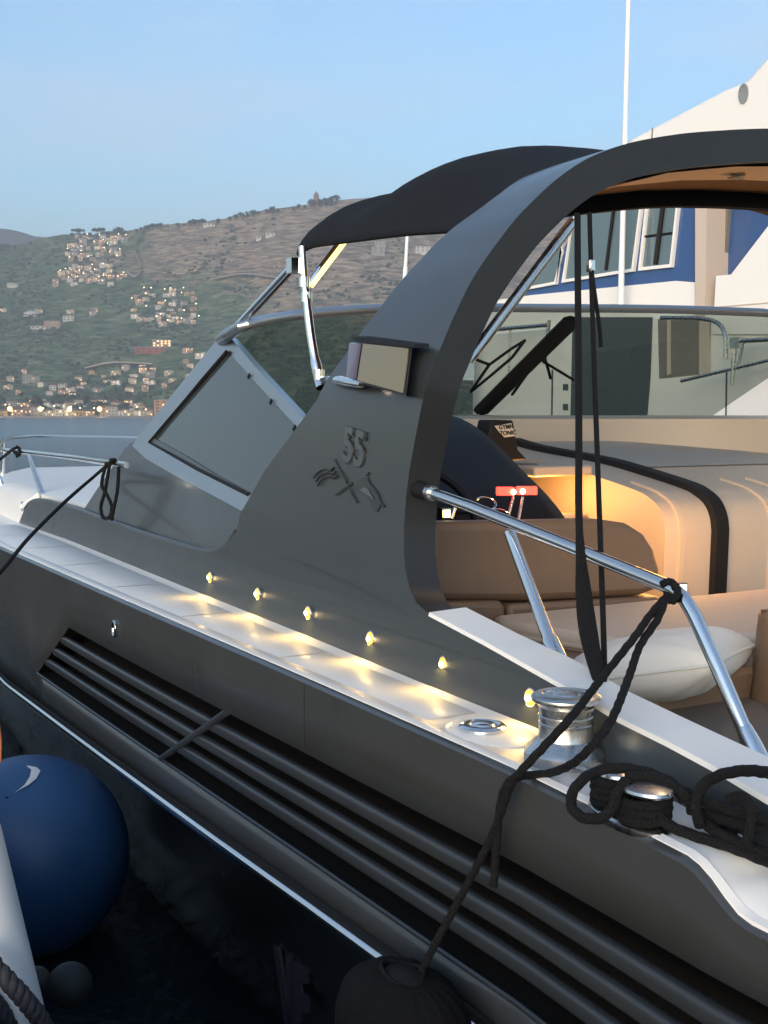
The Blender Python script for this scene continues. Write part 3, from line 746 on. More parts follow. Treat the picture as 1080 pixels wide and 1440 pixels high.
mb = MB(); mb.grid([[Vector((p.x, p.y, z)) for z in (-.60, -.10, -.03, -.018)] + [Vector((p.x + .9 * max(0, 1 - abs(p.y + 4) / 1.9), p.y - .12, .004))] for p in DP])
obj('dash_panel', mb, CREAM, cons, label='plain beige panel below the front window')
# lit shelf with an oval hand hole, between helm and console
mb = MB(); a = PY(738, 664, -3.55); mb.box((5.15, -3.72, -.27), (.9, .36, .05)); sh_ = obj('lit_shelf', mb, CREAM, cons, bevel=.012)
mb = MB(); mb.box((5.65, -3.60, -.17), (.05, .28, .10)); obj('shelf_riser', mb, CREAM, cons)
mb = MB(); mb.box((5.0, -3.66, -.243), (.22, .09, .008)); obj('hand_hole', mb, LEATHER, sh_, bevel=.003)
mb = MB(); mb.box((5.2, -3.72, -.5), (.9, .34, .03)); obj('lower_shelf', mb, CREAM, cons, bevel=.01)
# helm pod
hprof = [(3.98, -1.2), (3.98, -.47), (4.03, -.41), (4.15, -.325), (4.33, -.225), (4.58, -.085), (4.80, -.005), (4.98, .02), (5.12, .0), (5.3, -.10), (5.3, -1.2)]
hp_ = [Vector((x, 0, z)) for x, z in hprof]; hps = hp_[:1] + spline(hp_[1:-1], 4) + hp_[-1:]
mb = MB(); rows = []
for y, k in ((-3.22, .0), (-3.20, .6), (-3.12, 1), (-2.6, 1), (-2.36, 1)):
    rows.append([Vector((p.x + (1 - k) * .03, y, p.z - (1 - k) * .03)) for p in hps])
mb.grid(rows); mb.add(rows[0], [tuple(range(len(hps)))])
helm = obj('helm_station', mb, DASH, yacht, smooth=40)
def gauge(x0, x1, y0, y1, X, name, mat, par):
    a = [PX(x0, y0, X), PX(x1, y0, X), PX(x1, y1, X), PX(x0, y1, X)]; m = MB(); m.prism(a, (.02, 0, 0)); return obj(name, m, mat, par, bevel=.004)
g1 = gauge(701, 724, 685, 697, 3.95, 'red_light', RED, helm); g2 = gauge(729, 756, 684, 696, 3.95, 'red_light', RED, helm)
WARM_DOT = E_('warm_dot', (1, .75, .5), 3)
for q, par in (((722, 692), g1), ((735, 691), g2)):
    mb = MB(); mb.lathe([(.012, 0), (.010, .006), (.001, .008)], PX(*q, 3.945), (-1, 0, 0), seg=14); obj('warm_bulb', mb, WARM_DOT, par)
mb = MB(); mb.tube([PX(722, 699, 3.94), PX(712, 735, 3.9)], .006); mb.tube([PX(735, 699, 3.94), PX(727, 740, 3.9)], .006); obj('throttle_lever', mb, BRUSH, helm)
mb = MB(); c = PX(683, 708, 3.85)
mb.tube([c + Vector((math.sin(a) * .02, math.cos(a) * .045, math.sin(a) * .022)) for a in [2 * math.pi * k / 24 for k in range(25)]], .0045, seg=8, caps=False)
c2 = c + Vector((-.05, -.03, -.045)); mb.tube([c2 + Vector((math.sin(a) * .02, math.cos(a) * .045, math.sin(a) * .022)) for a in [2 * math.pi * k / 24 for k in range(25)]], .0045, seg=8, caps=False)
obj('cup_ring', mb, CHROME, helm)
mb = MB(); c = Vector((3.9, -2.45, -.37)); tx, ty = Vector((.55, 0, .83)), Vector((0, 1, 0))
mb.tube([c + (tx * math.cos(a) + ty * math.sin(a)) * .19 for a in [2 * math.pi * k / 40 for k in range(41)]], .016, seg=10, caps=False)
for a in (0.5, 2.6, 4.71): mb.tube([c, c + (tx * math.cos(a) + ty * math.sin(a)) * .19], .010, seg=8)
mb.tube([c, c + Vector((.12, 0, -.07))], .03); obj('steering_wheel', mb, DASH, helm)
a4 = [PX(692, 590, 4.7), PX(722, 591, 4.7), PX(729, 632, 4.7), PX(742, 646, 4.7), PX(700, 650, 4.7), PX(686, 620, 4.7)]
mb = MB(); mb.prism(a4, (.12, 0, 0)); box_ = obj('instrument_case', mb, RUBBER, helm, bevel=.01)
a4 = [PX(696, 599, 4.69), PX(719, 595, 4.69), PX(725, 613, 4.69), PX(710, 615, 4.69), PX(703, 608, 4.69)]
mb = MB(); mb.prism(a4, (.006, 0, 0)); stk = obj('sticker', mb, M('sticker_white', (.6, .58, .53), .5), box_, label='white sticker with black lettering')
put_text('sticker_text', 'GYMN', .030, .0006, PX(712, 600.6, 4.686), (0, -1, .05), (0, 0, 1), RUBBER, stk, .0006)
put_text('sticker_text', 'TONIC', .030, .0006, PX(714.5, 609, 4.686), (0, -1, .05), (0, 0, 1), RUBBER, stk, .0006)
mb = MB(); c = PX(625, 722, 3.75); mb.box(c, (.03, .04, .04)); mb.tube([c + Vector((0, -.03, -.02)), c + Vector((0, -.05, .03)), c + Vector((.03, -.06, .03))], .007); cl = obj('helm_lamp', mb, CHROME, helm)
mb = MB(); mb.box(c + Vector((-.018, 0, 0)), (.004, .026, .026)); obj('lens', mb, E_('lamp_small', (1, .7, .2), 4), cl)
# helm seat back
XS = 3.5
sb = [PX(606, 735, XS), PX(740, 733, XS), PX(850, 731, XS), PX(885, 736, XS), PX(908, 750, XS), PX(922, 772, XS), PX(930, 800, XS), PX(931, 828, XS), PX(905, 838, XS), PX(760, 846, XS), PX(606, 846, XS)]
mb = MB(); mb.prism(sb, (.12, 0, 0)); seat = obj('helm_seat', mb, LEATHER, yacht, bevel=.03, smooth=50)
lo_ = [PX(606, 848, 3.46), PX(706, 846, 3.46), PX(712, 852, 3.46), PX(716, 940, 3.46), PX(606, 940, 3.46)]
mb = MB(); mb.prism(lo_, (.3, 0, 0)); obj('seat_base', mb, LEATHER, seat, bevel=.02)
hi_ = [PX(716, 850, 3.5), PX(930, 838, 3.5), PX(930, 900, 3.5), PX(716, 900, 3.5)]
mb = MB(); mb.prism(hi_, (.15, 0, 0)); obj('seat_cushion', mb, LEATHER, seat, bevel=.02)
# cockpit benches
mb = MB(); mb.box((1.75, -2.62, -.98), (2.2, 1.3, .28)); bench = obj('cockpit_bench', mb, LEATHERD, yacht, bevel=.04)
mb = MB(); mb.box((2.95, -3.2, -.93), (.8, 1.7, .36)); obj('bench_base', mb, LEATHER, bench, bevel=.02)

# ------------------------------------------------------------------ loose things on the boat
def cushion(L_, W_, H_, n=14, pw=.5, seed=0, wr=.004):
    """pillow shape: two bulged sheets meeting in a seam, corners pulled out, creases running in from them"""
    rows = {1: [], -1: []}
    for s in (1, -1):
        for i in range(n + 1):
            r_ = []
            for j in range(n + 1):
                u, v = i / n * 2 - 1, j / n * 2 - 1
                e = (max(0, 1 - abs(u) ** 3.2) ** pw) * (max(0, 1 - abs(v) ** 3.2) ** pw)
                k = 1 - .07 * (1 - u * u); k2 = 1 - .07 * (1 - v * v)
                dc = min(math.hypot(u - a, v - b) for a in (-1, 1) for b in (-1, 1))
                w = noise.noise(Vector((u * 1.6 + seed, v * 1.6, s * 2))) * wr * 2.2 + math.sin(math.atan2(abs(u) - 1.02, abs(v) - 1.02) * 16 + seed) * wr * max(0, 1.1 - dc)
                r_.append(Vector((u * L_ / 2 * k2, v * W_ / 2 * k, s * (H_ / 2 * e + w * min(1, e * 3)))))
            rows[s].append(r_)
    return rows
def cushion_mb(L_, W_, H_, mat4, **kw):
    m = MB(); rr_ = cushion(L_, W_, H_, **kw)
    for s in (1, -1): m.grid([[mat4 @ p for p in r_] for r_ in rr_[s]])
    b = m.bm(1e-4); return b
# mattress pad
mt_px = [(718, 852), (1200, 845), (1200, 905), (905, 903), (712, 872)]
mb = MB(); zt = -.69
c0 = [Vector((3.42, -2.40, zt)), Vector((3.42, -4.0, zt)), Vector((2.72, -4.0, zt)), Vector((2.72, -2.62, zt)), Vector((2.78, -2.50, zt)), Vector((3.30, -2.36, zt))]
mb.prism([p + Vector((0, 0, -.075)) for p in c0], (0, 0, .075))
pad = tag(obj('seat_pad', mb, MATT, None, bevel=.022, smooth=50), 'long beige padded mattress with piped edge lying in the cockpit', 'seat pad')
ppath = [p + Vector((0, 0, -.045)) for p in c0]
cen = sum(ppath, Vector()) / 6
mb = MB(); mb.tube([cen + (p - cen) * 1.004 for p in ppath + ppath[:1]], .008, seg=6); o = obj('piping', mb, CREAM, pad); o.matrix_parent_inverse = Matrix.Translation(-pad.location)
# white pillow
pc_ = PD(930, 936, 3.42); ctr = Vector((2.66, -2.46, -.735))
Mx = Matrix.Translation(ctr) @ Matrix.Rotation(math.radians(-58), 4, 'Z') @ Matrix.Rotation(math.radians(4), 4, 'Y') @ Matrix.Rotation(math.radians(-13), 4, 'X')
pil = tag(obj('throw_pillow', cushion_mb(.54, .48, .19, Mx, n=40, pw=.42, seed=3, wr=.005), PILLOW, None, smooth=70), 'plump white pillow lying on the cockpit bench', 'pillow')
rr_ = cushion(.54, .48, .19, n=40, pw=.42, seed=3, wr=.005)[1]; edge = rr_[0] + [r_[-1] for r_ in rr_] + list(reversed(rr_[-1])) + [r_[0] for r_ in reversed(rr_)]
mb = MB(); mb.tube([Mx @ p for p in even(edge, .012)], .0045, seg=6, caps=False); o = obj('piping', mb, PILLOW, pil); o.matrix_parent_inverse = Matrix.Translation(-pil.location)
ctr = Vector((2.42, -2.90, -.71))
Mx = Matrix.Translation(ctr) @ Matrix.Rotation(math.radians(-20), 4, 'Z') @ Matrix.Rotation(math.radians(80), 4, 'Y')
tag(obj('bolster_cushion', cushion_mb(.30, .44, .22, Mx, n=24, pw=.32, seed=9, wr=.003), LEATHER, None, smooth=70), 'brown leather cushion standing beside the white pillow', 'cushion')

# ropes and straps
def rope(name, paths, r, label, cat, group=None, mat=ROPE, seg=8, n=8):
    m = MB()
    for p in paths: m.tube(even(spline(p, n), r * .75), r, seg=12, braid=.085)
    return tag(obj(name, m, mat, None, smooth=60), label, cat, group)
YB = YR
rb = PY(160, 652, YR + .18)
def Y_(x, y, Y): return PY(x, y, Y)
rope('mooring_line', [
    [Vector((3.0, -.47, -1.24)), PY(-40, 840, -1.0), PY(0, 805, -1.12), PY(40, 757, -1.35), PY(90, 707, -1.62), PY(130, 672, -1.95), PY(150, 655, YR + .19), PY(160, 646, YR + .2), PY(166, 655, YR + .15)],
    [PY(150, 650, YR + .2), PY(143, 680, YR + .23), PY(150, 695, YR + .23), PY(157, 712, YR + .23), PY(154, 727, YR + .23), PY(145, 728, YR + .23), PY(142, 712, YR + .23), PY(148, 690, YR + .23), PY(153, 660, YR + .22), PY(157, 645, YR + .2)],
    [PY(167, 657, YR + .2), PY(165, 690, YR + .22), PY(160, 715, YR + .23), PY(157, 731, YR + .23)]], .009,
    'thin black mooring line tied to the end of the bow rail with a hanging loop', 'rope')
rope('spare_line', [[Vector((7.0, -.47, -1.24)), PY(-40, 672, YR + .35), PY(0, 646, YR + .02), PY(18, 632, YR + .02), PY(27, 630, YR - .02), PY(27, 640, YR + .03), PY(20, 636, YR + .05)], [PY(24, 628, YR - .04), PY(24, 642, YR)]], .011, 'short black line knotted round the bow rail at the left edge', 'rope')
rope('fender_line', [
    [PY(930, 822, YC + .04), PY(943, 818, YC + .02), PY(953, 830, YC + .02), PY(945, 845, YC + .03), PY(935, 842, YC + .04), PY(912, 868, -1.80), PY(893, 895, -1.74), PY(845, 955, -1.62), PY(800, 1012, -1.475), PY(735, 1082, -1.405), PY(718, 1105, -1.395), PY(690, 1180, -1.395), PY(640, 1275, -1.38), PY(608, 1335, -1.36), PY(592, 1368, -1.34)],
    [PY(938, 836, YC + .03), PY(925, 870, -1.82), PY(900, 908, -1.75), PY(885, 950, -1.66), PY(862, 1008, -1.53), PY(835, 1046, -1.475), PY(805, 1074, -1.47), PY(770, 1088, -1.47), PY(735, 1091, -1.43), PY(714, 1102, -1.395), PY(703, 1135, -1.40), PY(698, 1190, -1.40), PY(694, 1247, -1.40)],
    [PY(934, 826, YC), PY(948, 846, YC + .02)], [PY(942, 820, YC - .01), PY(954, 843, YC + .01)]], .0085,
    'black fender line hanging from the bend of the cockpit rail over the gunwale', 'rope')
eye = PZ(850, 984, -.645)
def strap(pts, w, label, ref=(0, 1, 0), group=None):
    m = MB(); m.tube(spline(pts, 6), w, seg=8, flat=.25, ref=ref); return tag(obj('strap', m, ROPE, None), label, 'strap', group)
tp_ = PX(820, 302, 2.88)
m_ = MB(); m_.tube(spline([PX(812, 300, 2.86), PX(813, 450, 2.66), PX(814, 600, 2.48), PX(814, 720, 2.36), PX(818, 800, 2.28), PX(826, 880, 2.2), PX(840, 945, 2.12), eye + Vector((0, 0, .02))], 6), [.0095] * 21 + [.011, .012, .013, .015, .017, .019, .020, .021, .022, .022, .022, .021, .020, .019, .018, .017, .016, .015, .014, .013, .012], seg=8, flat=.3, ref=(-.87, .5, 0))
tag(obj('strap', m_, ROPE, None), 'wide flat black strap stretched from the arch down to the coaming', 'strap')
m_ = MB(); m_.tube(spline([PX(829, 300, 2.86), PX(831, 370, 2.77), PX(835, 500, 2.62), PX(840, 640, 2.46), PX(845, 780, 2.31), PX(849, 900, 2.18), eye + Vector((0, 0, .02))], 8), .007, seg=8)
m_.tube(spline([PX(831, 372, 2.76), PX(836, 410, 2.72), PX(843, 460, 2.70), PX(845, 488, 2.69)], 6), .006, seg=8)
s2 = tag(obj('strap', m_, ROPE, None), 'thin black cord with a chrome buckle and loose end, right of the wide strap', 'strap')
mb = MB(); mb.box(PX(831, 374, 2.755), (.02, .022, .036)); o = obj('buckle', mb, CHROME, s2, bevel=.004); o.matrix_parent_inverse = Matrix.Translation(-s2.location)
mb = MB(); mb.tube([eye + Vector((math.cos(a) * .004, math.sin(a) * .008, .004 + math.sin(a) * .0 + .016 * (1 - math.cos(a)))) for a in [2 * math.pi * k / 16 for k in range(17)]], .004, seg=6, caps=False); mb.lathe([(.016, -.002), (.016, .004), (.001, .005)], eye, seg=16)
obj('strap_eye', mb, CHROME, arch)
# knot at the lower end of both straps
# bollard rope
def Zp(x, y, z): return PZ(x, y, z)
paths = []
for b, n, r in ((b1, 4, .034), (b2, 3, .040)):
    paths.append([b + Vector((math.cos(a) * r, math.sin(a) * r, .020 + .013 * a / 6.283 * (1 if n == 4 else 1.1))) for a in [2 * math.pi * k / 12 for k in range(12 * n)]])
rz = -.655
paths.append([PZ(962, 1126, -.68), PZ(945, 1102, rz), PZ(905, 1085, -.64), PZ(865, 1080, -.64), PZ(832, 1088, -.65), PZ(809, 1108, -.67), PZ(803, 1132, -.70), PZ(818, 1149, -.71), PZ(842, 1151, -.71), PZ(860, 1138, -.69), PZ(868, 1115, -.665), PZ(880, 1098, -.65)])
paths.append([PZ(880, 1092, -.645), PZ(920, 1092, -.645), PZ(955, 1112, -.66), PZ(980, 1140, -.69), PZ(1000, 1165, -.705), PZ(1040, 1185, -.71), PZ(1090, 1205, -.71)])
paths.append([PZ(985, 1162, -.70), PY(978, 1132, -1.49), PY(988, 1106, -1.50), PY(1010, 1091, -1.505), PY(1045, 1084, -1.50), PY(1080, 1087, -1.475), PY(1110, 1100, -1.44)])
paths.append([PY(1026, 1124, -1.50), PY(1046, 1121, -1.50), PY(1057, 1140, -1.495), PY(1056, 1165, -1.49), PY(1050, 1184, -1.475)])
paths.append([PZ(925, 1150, -.70), PZ(950, 1165, -.715), PZ(985, 1178, -.72), PZ(1030, 1192, -.72), PZ(1090, 1216, -.72)])
paths.append([PZ(985, 1150, -.72), PZ(1010, 1155, -.72), PZ(1027, 1165, -.72), PZ(1030, 1180, -.72)])
paths.append([PY(958, 1112, -1.52), PY(1000, 1130, -1.515), PY(1050, 1146, -1.51), PY(1100, 1158, -1.49)])
paths.append([PY(970, 1138, -1.52), PY(1010, 1150, -1.515), PY(1060, 1164, -1.505), PY(1100, 1172, -1.49)])
rope('coiled_rope', paths, .0098, 'thick black rope wound round the twin bollard and piled on the stern deck', 'rope', seg=10)

# ------------------------------------------------------------------ fenders
BLUE = M('navy_fender', (.021, .076, .185), .5, var=.15, vscale=5, bump=.05, bscale=120, rvar=.08)
WHT = M('fender_white', (.62, .63, .63), .5, var=.06, vscale=6)
fc = PY(42, 1203, -1.16); fr = 137 / F * fc.dot(FW)
print('fender', fc, fr)
fen = thing('ball_fender', 'large navy blue ball fender with a white crescent mark between the boats', 'fender', fc - Vector((0, 0, fr)))
mb = MB(); prof_ = [(fr * math.sin(a) + .001, -fr * math.cos(a) * 1.02) for a in [math.pi * k / 28 for k in range(29)]]; mb.lathe(prof_, fc, seg=56)
obj('ball', mb, BLUE, fen, smooth=80)
def onball(x, y, k=1.03):
    r = ray(x, y).normalized(); b = r.dot(fc); d = b * b - fc.dot(fc) + (fr * k) ** 2
    return r * (b - math.sqrt(max(0, d)))
mb = MB(); ca = [(37, 1077), (44, 1082), (42, 1092), (35, 1103), (27, 1110), (20, 1115)]; cb = [(40, 1076.5), (52, 1079), (57, 1084), (51, 1095), (40, 1104), (20, 1115)]
mb.grid([[onball(*q) for q in ca], [onball((p[0] + q[0]) / 2, (p[1] + q[1]) / 2, 1.034) for p, q in zip(ca, cb)], [onball(*q) for q in cb]]); obj('white_mark', mb, WHT, fen)
mb = MB(); mb.lathe([(.016, -.02), (.014, .004), (.001, .006)], onball(10, 1123, 1.0), (onball(10, 1123) - fc)); obj('valve', mb, RUBBER, fen)
# white cylinder fender with the twisted rope, lower left corner
wa, wb = PD(-62, 1180, 2.6), PD(12, 1500, 2.5)
wf_ = thing('cylinder_fender', 'white fender in the lower left corner with a dark twisted rope across it', 'fender', wb)
ax = wa - wb; Lr = ax.length
mb = MB(); mb.lathe([(.001, -.08), (.06, -.06), (.092, 0), (.095, .1), (.095, Lr), (.085, Lr + .05), (.03, Lr + .09)], wb, ax, seg=36); obj('body', mb, WHT, wf_, smooth=60)
TW = M('twisted_rope', (.02, .02, .027), .8, var=.3, vscale=60, bump=.4, bscale=90)
mb = MB(); pth = spline([PD(-30, 1335, 2.42), PD(10, 1378, 2.40), PD(40, 1412, 2.41), PD(62, 1445, 2.44), PD(75, 1500, 2.46)], 10)
for k in range(3):
    sp_ = []
    for i, p in enumerate(pth):
        t = (pth[min(i + 1, len(pth) - 1)] - pth[max(i - 1, 0)]).normalized(); a = t.orthogonal().normalized(); b = t.cross(a); an = i * .75 + k * 2.094
        sp_.append(p + (a * math.cos(an) + b * math.sin(an)) * .009)
    mb.tube(sp_, .0115, seg=8)
tag(obj('twisted_rope', mb, TW, None, smooth=70), 'thick dark twisted rope across the white fender in the corner', 'rope')
mb = MB(); pth = spline([PD(-20, 1395, 2.44), PD(5, 1430, 2.44), PD(25, 1480, 2.46)], 10)
for k in range(3):
    sp_ = []
    for i, p in enumerate(pth):
        t = (pth[min(i + 1, len(pth) - 1)] - pth[max(i - 1, 0)]).normalized(); a = t.orthogonal().normalized(); b = t.cross(a); an = i * .75 + k * 2.094
        sp_.append(p + (a * math.cos(an) + b * math.sin(an)) * .009)
    mb.tube(sp_, .0115, seg=8)
tag(obj('twisted_rope', mb, TW, None, smooth=70), 'short end of dark twisted rope at the very bottom left corner', 'rope')
GREYF = M('dull_grey_rubber', (.009, .012, .012), .7, var=.3, vscale=8)
for (x, y, rad, D, lb) in ((52, 1378, .030, 2.75, 'dull grey rubber ball touching the white fender'), (98, 1385, .055, 3.0, 'larger dull grey rubber ball low between the hulls')):
    c = PD(x, y, D); m = MB(); m.lathe([(rad * math.sin(a) + .0005, -rad * math.cos(a)) for a in [math.pi * k / 16 for k in range(17)]], c, seg=28)
    tag(obj('rubber_float', m, GREYF, None, smooth=70), lb, 'float')
mb = MB(); a = PD(-3, 1000, 3.0); mb.tube(spline([PD(-14, 990, 3.0), PD(-4, 1012, 3.0), PD(0, 1040, 3.0), PD(0, 1072, 3.0)], 6), .004, seg=8)
tag(obj('orange_line', mb, M('orange_cord', (.40, .13, .03), .6), None), 'orange brown cord hanging at the left edge above the blue fender', 'rope')
# black covered fender, bottom centre
cc = PY(566, 1368, -1.30); rad = .19
mb = MB(); rows = []
for i in range(26):
    t = i / 25; a = t * math.pi * .5
    if t < .5: rr2 = rad * (.30 + .70 * math.sin(t * math.pi)); zz = -.115 * (1 - math.cos(t * math.pi))
    else: rr2 = rad; zz = -.115 - (t - .5) * .9
    row = []
    for k in range(72):
        an = 2 * math.pi * k / 72; pl2 = 1 + (.035 * math.sin(k * 2.1 + math.sin(k * 1.3)) ) * max(0, 1 - t * 1.6) * 1.4 + .012 * noise.noise(Vector((math.cos(an) * 3, math.sin(an) * 3, t * 4)))
        row.append(cc + Vector((math.cos(an) * rr2 * pl2, math.sin(an) * rr2 * pl2 * .7, zz)))
    rows.append(row)
mb.grid(rows, True)
bfen = tag(obj('covered_fender', mb, M('fender_cover', (.0045, .0045, .005), .9, var=.2, vscale=14, bump=.3, bscale=300, spec=.2), None, smooth=70), 'black fabric covered fender with a gathered neck hanging on the hull', 'fender')
mb = MB()
for k in range(3): mb.tube([cc + Vector((math.cos(a) * rad * (.31 + .02 * k), math.sin(a) * rad * .22 * (1 + .06 * k), .004 - .009 * k + .008 * math.sin(a * 2 + k))) for a in [2 * math.pi * i / 30 for i in range(31)]], .0045, seg=6, caps=False)
o = obj('drawstring', mb, ROPE, bfen); o.matrix_parent_inverse = Matrix.Translation(-bfen.location)
mb = MB(); mb.lathe([(.055, -.02), (.05, .0), (.02, .006), (.001, .006)], cc, seg=20, sy=.7); o = obj('neck', mb, CHROME if False else RUBBER, bfen); o.matrix_parent_inverse = Matrix.Translation(-bfen.location)
# faint dark blue lettering low on the hull
LET = M('faint_lettering', (.022, .024, .034), .5)
def onhull(x, y):
    return PY(x, y, -1.585)
mb = MB()
for poly_ in ([(384, 1330), (391, 1333), (409, 1440), (400, 1440)], [(401, 1343), (408, 1345), (412, 1440), (405, 1440)], [(412, 1352), (431, 1367), (431, 1384), (421, 1382), (423, 1397), (432, 1404), (432, 1425), (420, 1424), (421, 1440), (414, 1440)]):
    mb.prism([onhull(*q) for q in poly_], (0, -.01, 0))
obj('hull_lettering', mb, LET, hull, label='faint dark blue letter strokes low on the black hull')

# ------------------------------------------------------------------ unseen quay, added and raised to shade the lower hull and gap
mb = MB(); mb.box((6, 6.1, -2.40), (60, 13, 2.6)); mb.box((6, -.44, -1.22), (60, .08, .10))
shade_quay = obj('shade_quay', mb, M('shade_quay_concrete', (.13, .138, .145), .9, var=.25, vscale=1.2, bump=.4, bscale=12), None, bevel=.02); kind(shade_quay, 'structure')

# ------------------------------------------------------------------ WHITE YACHT behind
WY = -9.0
WHITE = M('yacht_white', (.86, .83, .79), .3, coat=.3, var=.02, vscale=.8)
WBLUE = M('yacht_blue', (.03, .085, .24), .3, coat=.4, var=.05, vscale=2)
WBEIGE = M('yacht_beige', (.58, .48, .40), .45, var=.03)
WGREY = M('yacht_grey', (.20, .185, .165), .5, var=.05)
WGLASS = M('yacht_glass', (.10, .15, .17), .08, coat=.6, spec=.8)
WDARK = M('yacht_dark', (.062, .076, .092), .25, coat=.3)
wy = thing('white_yacht', 'tall white motor yacht with a blue window band moored on the far side', 'motor yacht', (12, WY - 2, WATER))
def W(x, y, o=0.0): return PY(x, y, WY + o)
mb = MB()
sec = [(WY - .6, -2.6), (WY - .25, -1.6), (WY, -.3), (WY, 1.04), (WY - .12, 1.06), (WY - .12, .95), (WY - 4.8, .95), (WY - 4.8, -2.6)]
mb.grid([[Vector((X, min(y, WY) - max(0, X - 13) ** 2 * .55 if i < 6 else y, z)) for i, (y, z) in enumerate(sec)] for X in (3, 6, 9, 11, 13, 13.6, 14.2, 14.8, 15.2)])
whull = obj('hull', mb, WHITE, wy, smooth=30)
# hull panel openings seen through the nearer boat's windscreen
mb = MB(); mb.prism([W(806, 446, .004), W(918, 446, .004), W(915, 530, .004), W(910, 590, .004), W(803, 590, .004)], (0, .01, 0)); obj('side_door', mb, WDARK, whull)
mb = MB(); mb.prism([W(926, 449, .004), W(1000, 447, .004), W(997, 525, .004), W(928, 532, .004)], (0, .01, 0)); nt_ = obj('side_locker', mb, WGREY, whull)
for x0, x1 in ((940, 944), (985, 998)):
    mb = MB(); mb.prism([W(x0, 450, .02), W(x1, 450, .02), W(x1, 526, .02), W(x0, 528, .02)], (0, .02, 0)); obj('locker_trim', mb, WBEIGE, nt_)
for x in (776, 1021):
    mb = MB(); mb.prism([W(x, 520, .003), W(x + 2, 520, .003), W(x + 1, 590, .003), W(x - 1, 590, .003)], (0, .004, 0)); obj('hull_seam', mb, WDARK, whull)
for y in (540, 568):
    mb = MB(); mb.prism([W(792, y, .003), W(799, y, .003), W(799, y + 9, .003), W(792, y + 9, .003)], (0, .006, 0)); obj('hull_socket', mb, WDARK, whull)
# deck rails
mb = MB(); yo = .35
mb.tube(spline([W(930, 447, yo), W(985, 448, yo), W(1010, 455, yo), W(1020, 472, yo), W(1021, 505, yo)], 6), .022, seg=8)
mb.tube([W(1028, 480, yo), W(1160, 474, yo)], .024, seg=8); mb.tube([W(958, 536, yo), W(1160, 488, yo)], .018, seg=8)
mb.tube([W(1034, 478, yo), W(1030, 542, yo)], .022, seg=8); mb.tube([W(1046, 478, yo), W(1036, 520, yo)], .018, seg=8); mb.box(W(1036, 482, yo), (.12, .06, .10))
obj('deck_rail', mb, BRUSH, wy); mb = MB()
mb.tube([W(690, 464, yo), W(772, 457, yo)], .026, seg=8); mb.tube([W(772, 450, yo), W(766, 512, yo)], .022, seg=8); mb.tube([W(718, 462, yo), W(716, 525, yo)], .016, seg=8)
obj('deck_rail', mb, BRUSH, wy)
# deckhouse: white base, blue band, windows
mb = MB(); mb.prism([W(650, 470, -.06), W(655, 428, -.06), W(747, 415, -.06), W(950, 395, -.06), W(977, 397, -.06), W(977, 470, -.06)], (0, -3.4, 0)); dh = obj('deckhouse', mb, WHITE, wy, smooth=20)
mb = MB(); mb.prism([W(716, 418, -.09), W(747, 415, -.09), W(950, 395, -.09), W(977, 396.5, -.09), W(977, 215, -.09), W(868, 215, -.09)], (0, -3.3, 0)); band = obj('window_band', mb, WBLUE, dh, smooth=20)
def window(gl, seams=(), fw=4.0):
    cx = sum(p[0] for p in gl) / len(gl); cy_ = sum(p[1] for p in gl) / len(gl)
    ring_o = [Vector(W(x, y, -.08)) for x, y in gl]; 
    m = MB(); c3 = sum(ring_o, Vector()) / len(ring_o); ins = []
    for i, p in enumerate(ring_o):
        a, b = (ring_o[i - 1] - p).normalized(), (ring_o[(i + 1) % len(ring_o)] - p).normalized()
        s = max(.35, (a.cross(b)).length); ins.append(p + (a + b) * (.035 / s))
    f = Vector((0, .03, 0)); bk = Vector((0, -.02, 0))
    n = len(ring_o); m.grid([[p + bk for p in ring_o], [p + f for p in ring_o], [p + f for p in ins], [p + bk for p in ins]], True)
    fr_ = obj('window', m, WBEIGE if False else WHITE, band, smooth=20)
    m = MB(); m.prism([p + Vector((0, .0, 0)) for p in ins], (0, -.008, 0)); obj('pane', m, WGLASS, fr_)
    if seams:
        m = MB()
        for a, b, r in seams: m.tube([W(*a, -.07), W(*b, -.07)], r, seg=6)
        obj('window_bar', m, RUBBER, fr_)
window([(800, 335), (790, 353), (784, 400), (736, 409), (762, 360)])
window([(824, 235), (803, 330), (792, 398), (893, 382), (912, 235)], [((866, 270), (852, 380), .022)])
window([(916, 235), (900, 381), (947, 376), (962, 240)], [((904, 333), (950, 327), .012), ((936, 262), (922, 372), .03)])
mb = MB(); mb.prism([W(977.5, 470, .01), W(977.5, 220, .01), W(995, 220, .01), W(991, 470, .01)], (0, -.5, 0)); obj('door_post', mb, WBEIGE, dh)
mb = MB(); mb.prism([W(992, 470, -.25), W(996, 220, -.25), W(1030, 220, -.25), W(1010, 470, -.25)], (0, -.3, 0)); obj('door_recess', mb, WGREY, dh)
mb = MB(); mb.prism([W(1012, 440, -.3), W(1024, 220, -.3), W(1300, 220, -.3), W(1300, 440, -.3)], (0, -2.5, 0)); obj('aft_wall', mb, WBLUE, dh)
mb = MB(); mb.prism([W(1002, 470, .03), W(1007, 388, .03), W(1028, 386, .03), W(1080, 318, .03), W(1190, 170, .03), W(1320, 170, .03), W(1320, 470, .03)], (0, -.5, 0)); obj('aft_wing', mb, WHITE, dh, smooth=20)
mb = MB(); mb.prism([W(1006, 431, .04), W(1090, 424, .04), W(1090, 425.5, .04), W(1006, 432.5, .04)], (0, -.02, 0)); obj('wing_seam', mb, WBEIGE, dh)
mb = MB(); mb.prism([W(862, 262), W(862, 208), W(885, 195), W(940, 166), W(1020, 124), W(1043, 115), W(1050, 111), W(1080, 76), W(1180, -40), W(1330, -60), W(1330, 262)], (0, -3.6, 0)); fly = obj('flybridge', mb, WHITE, wy, smooth=20, bevel=.05)
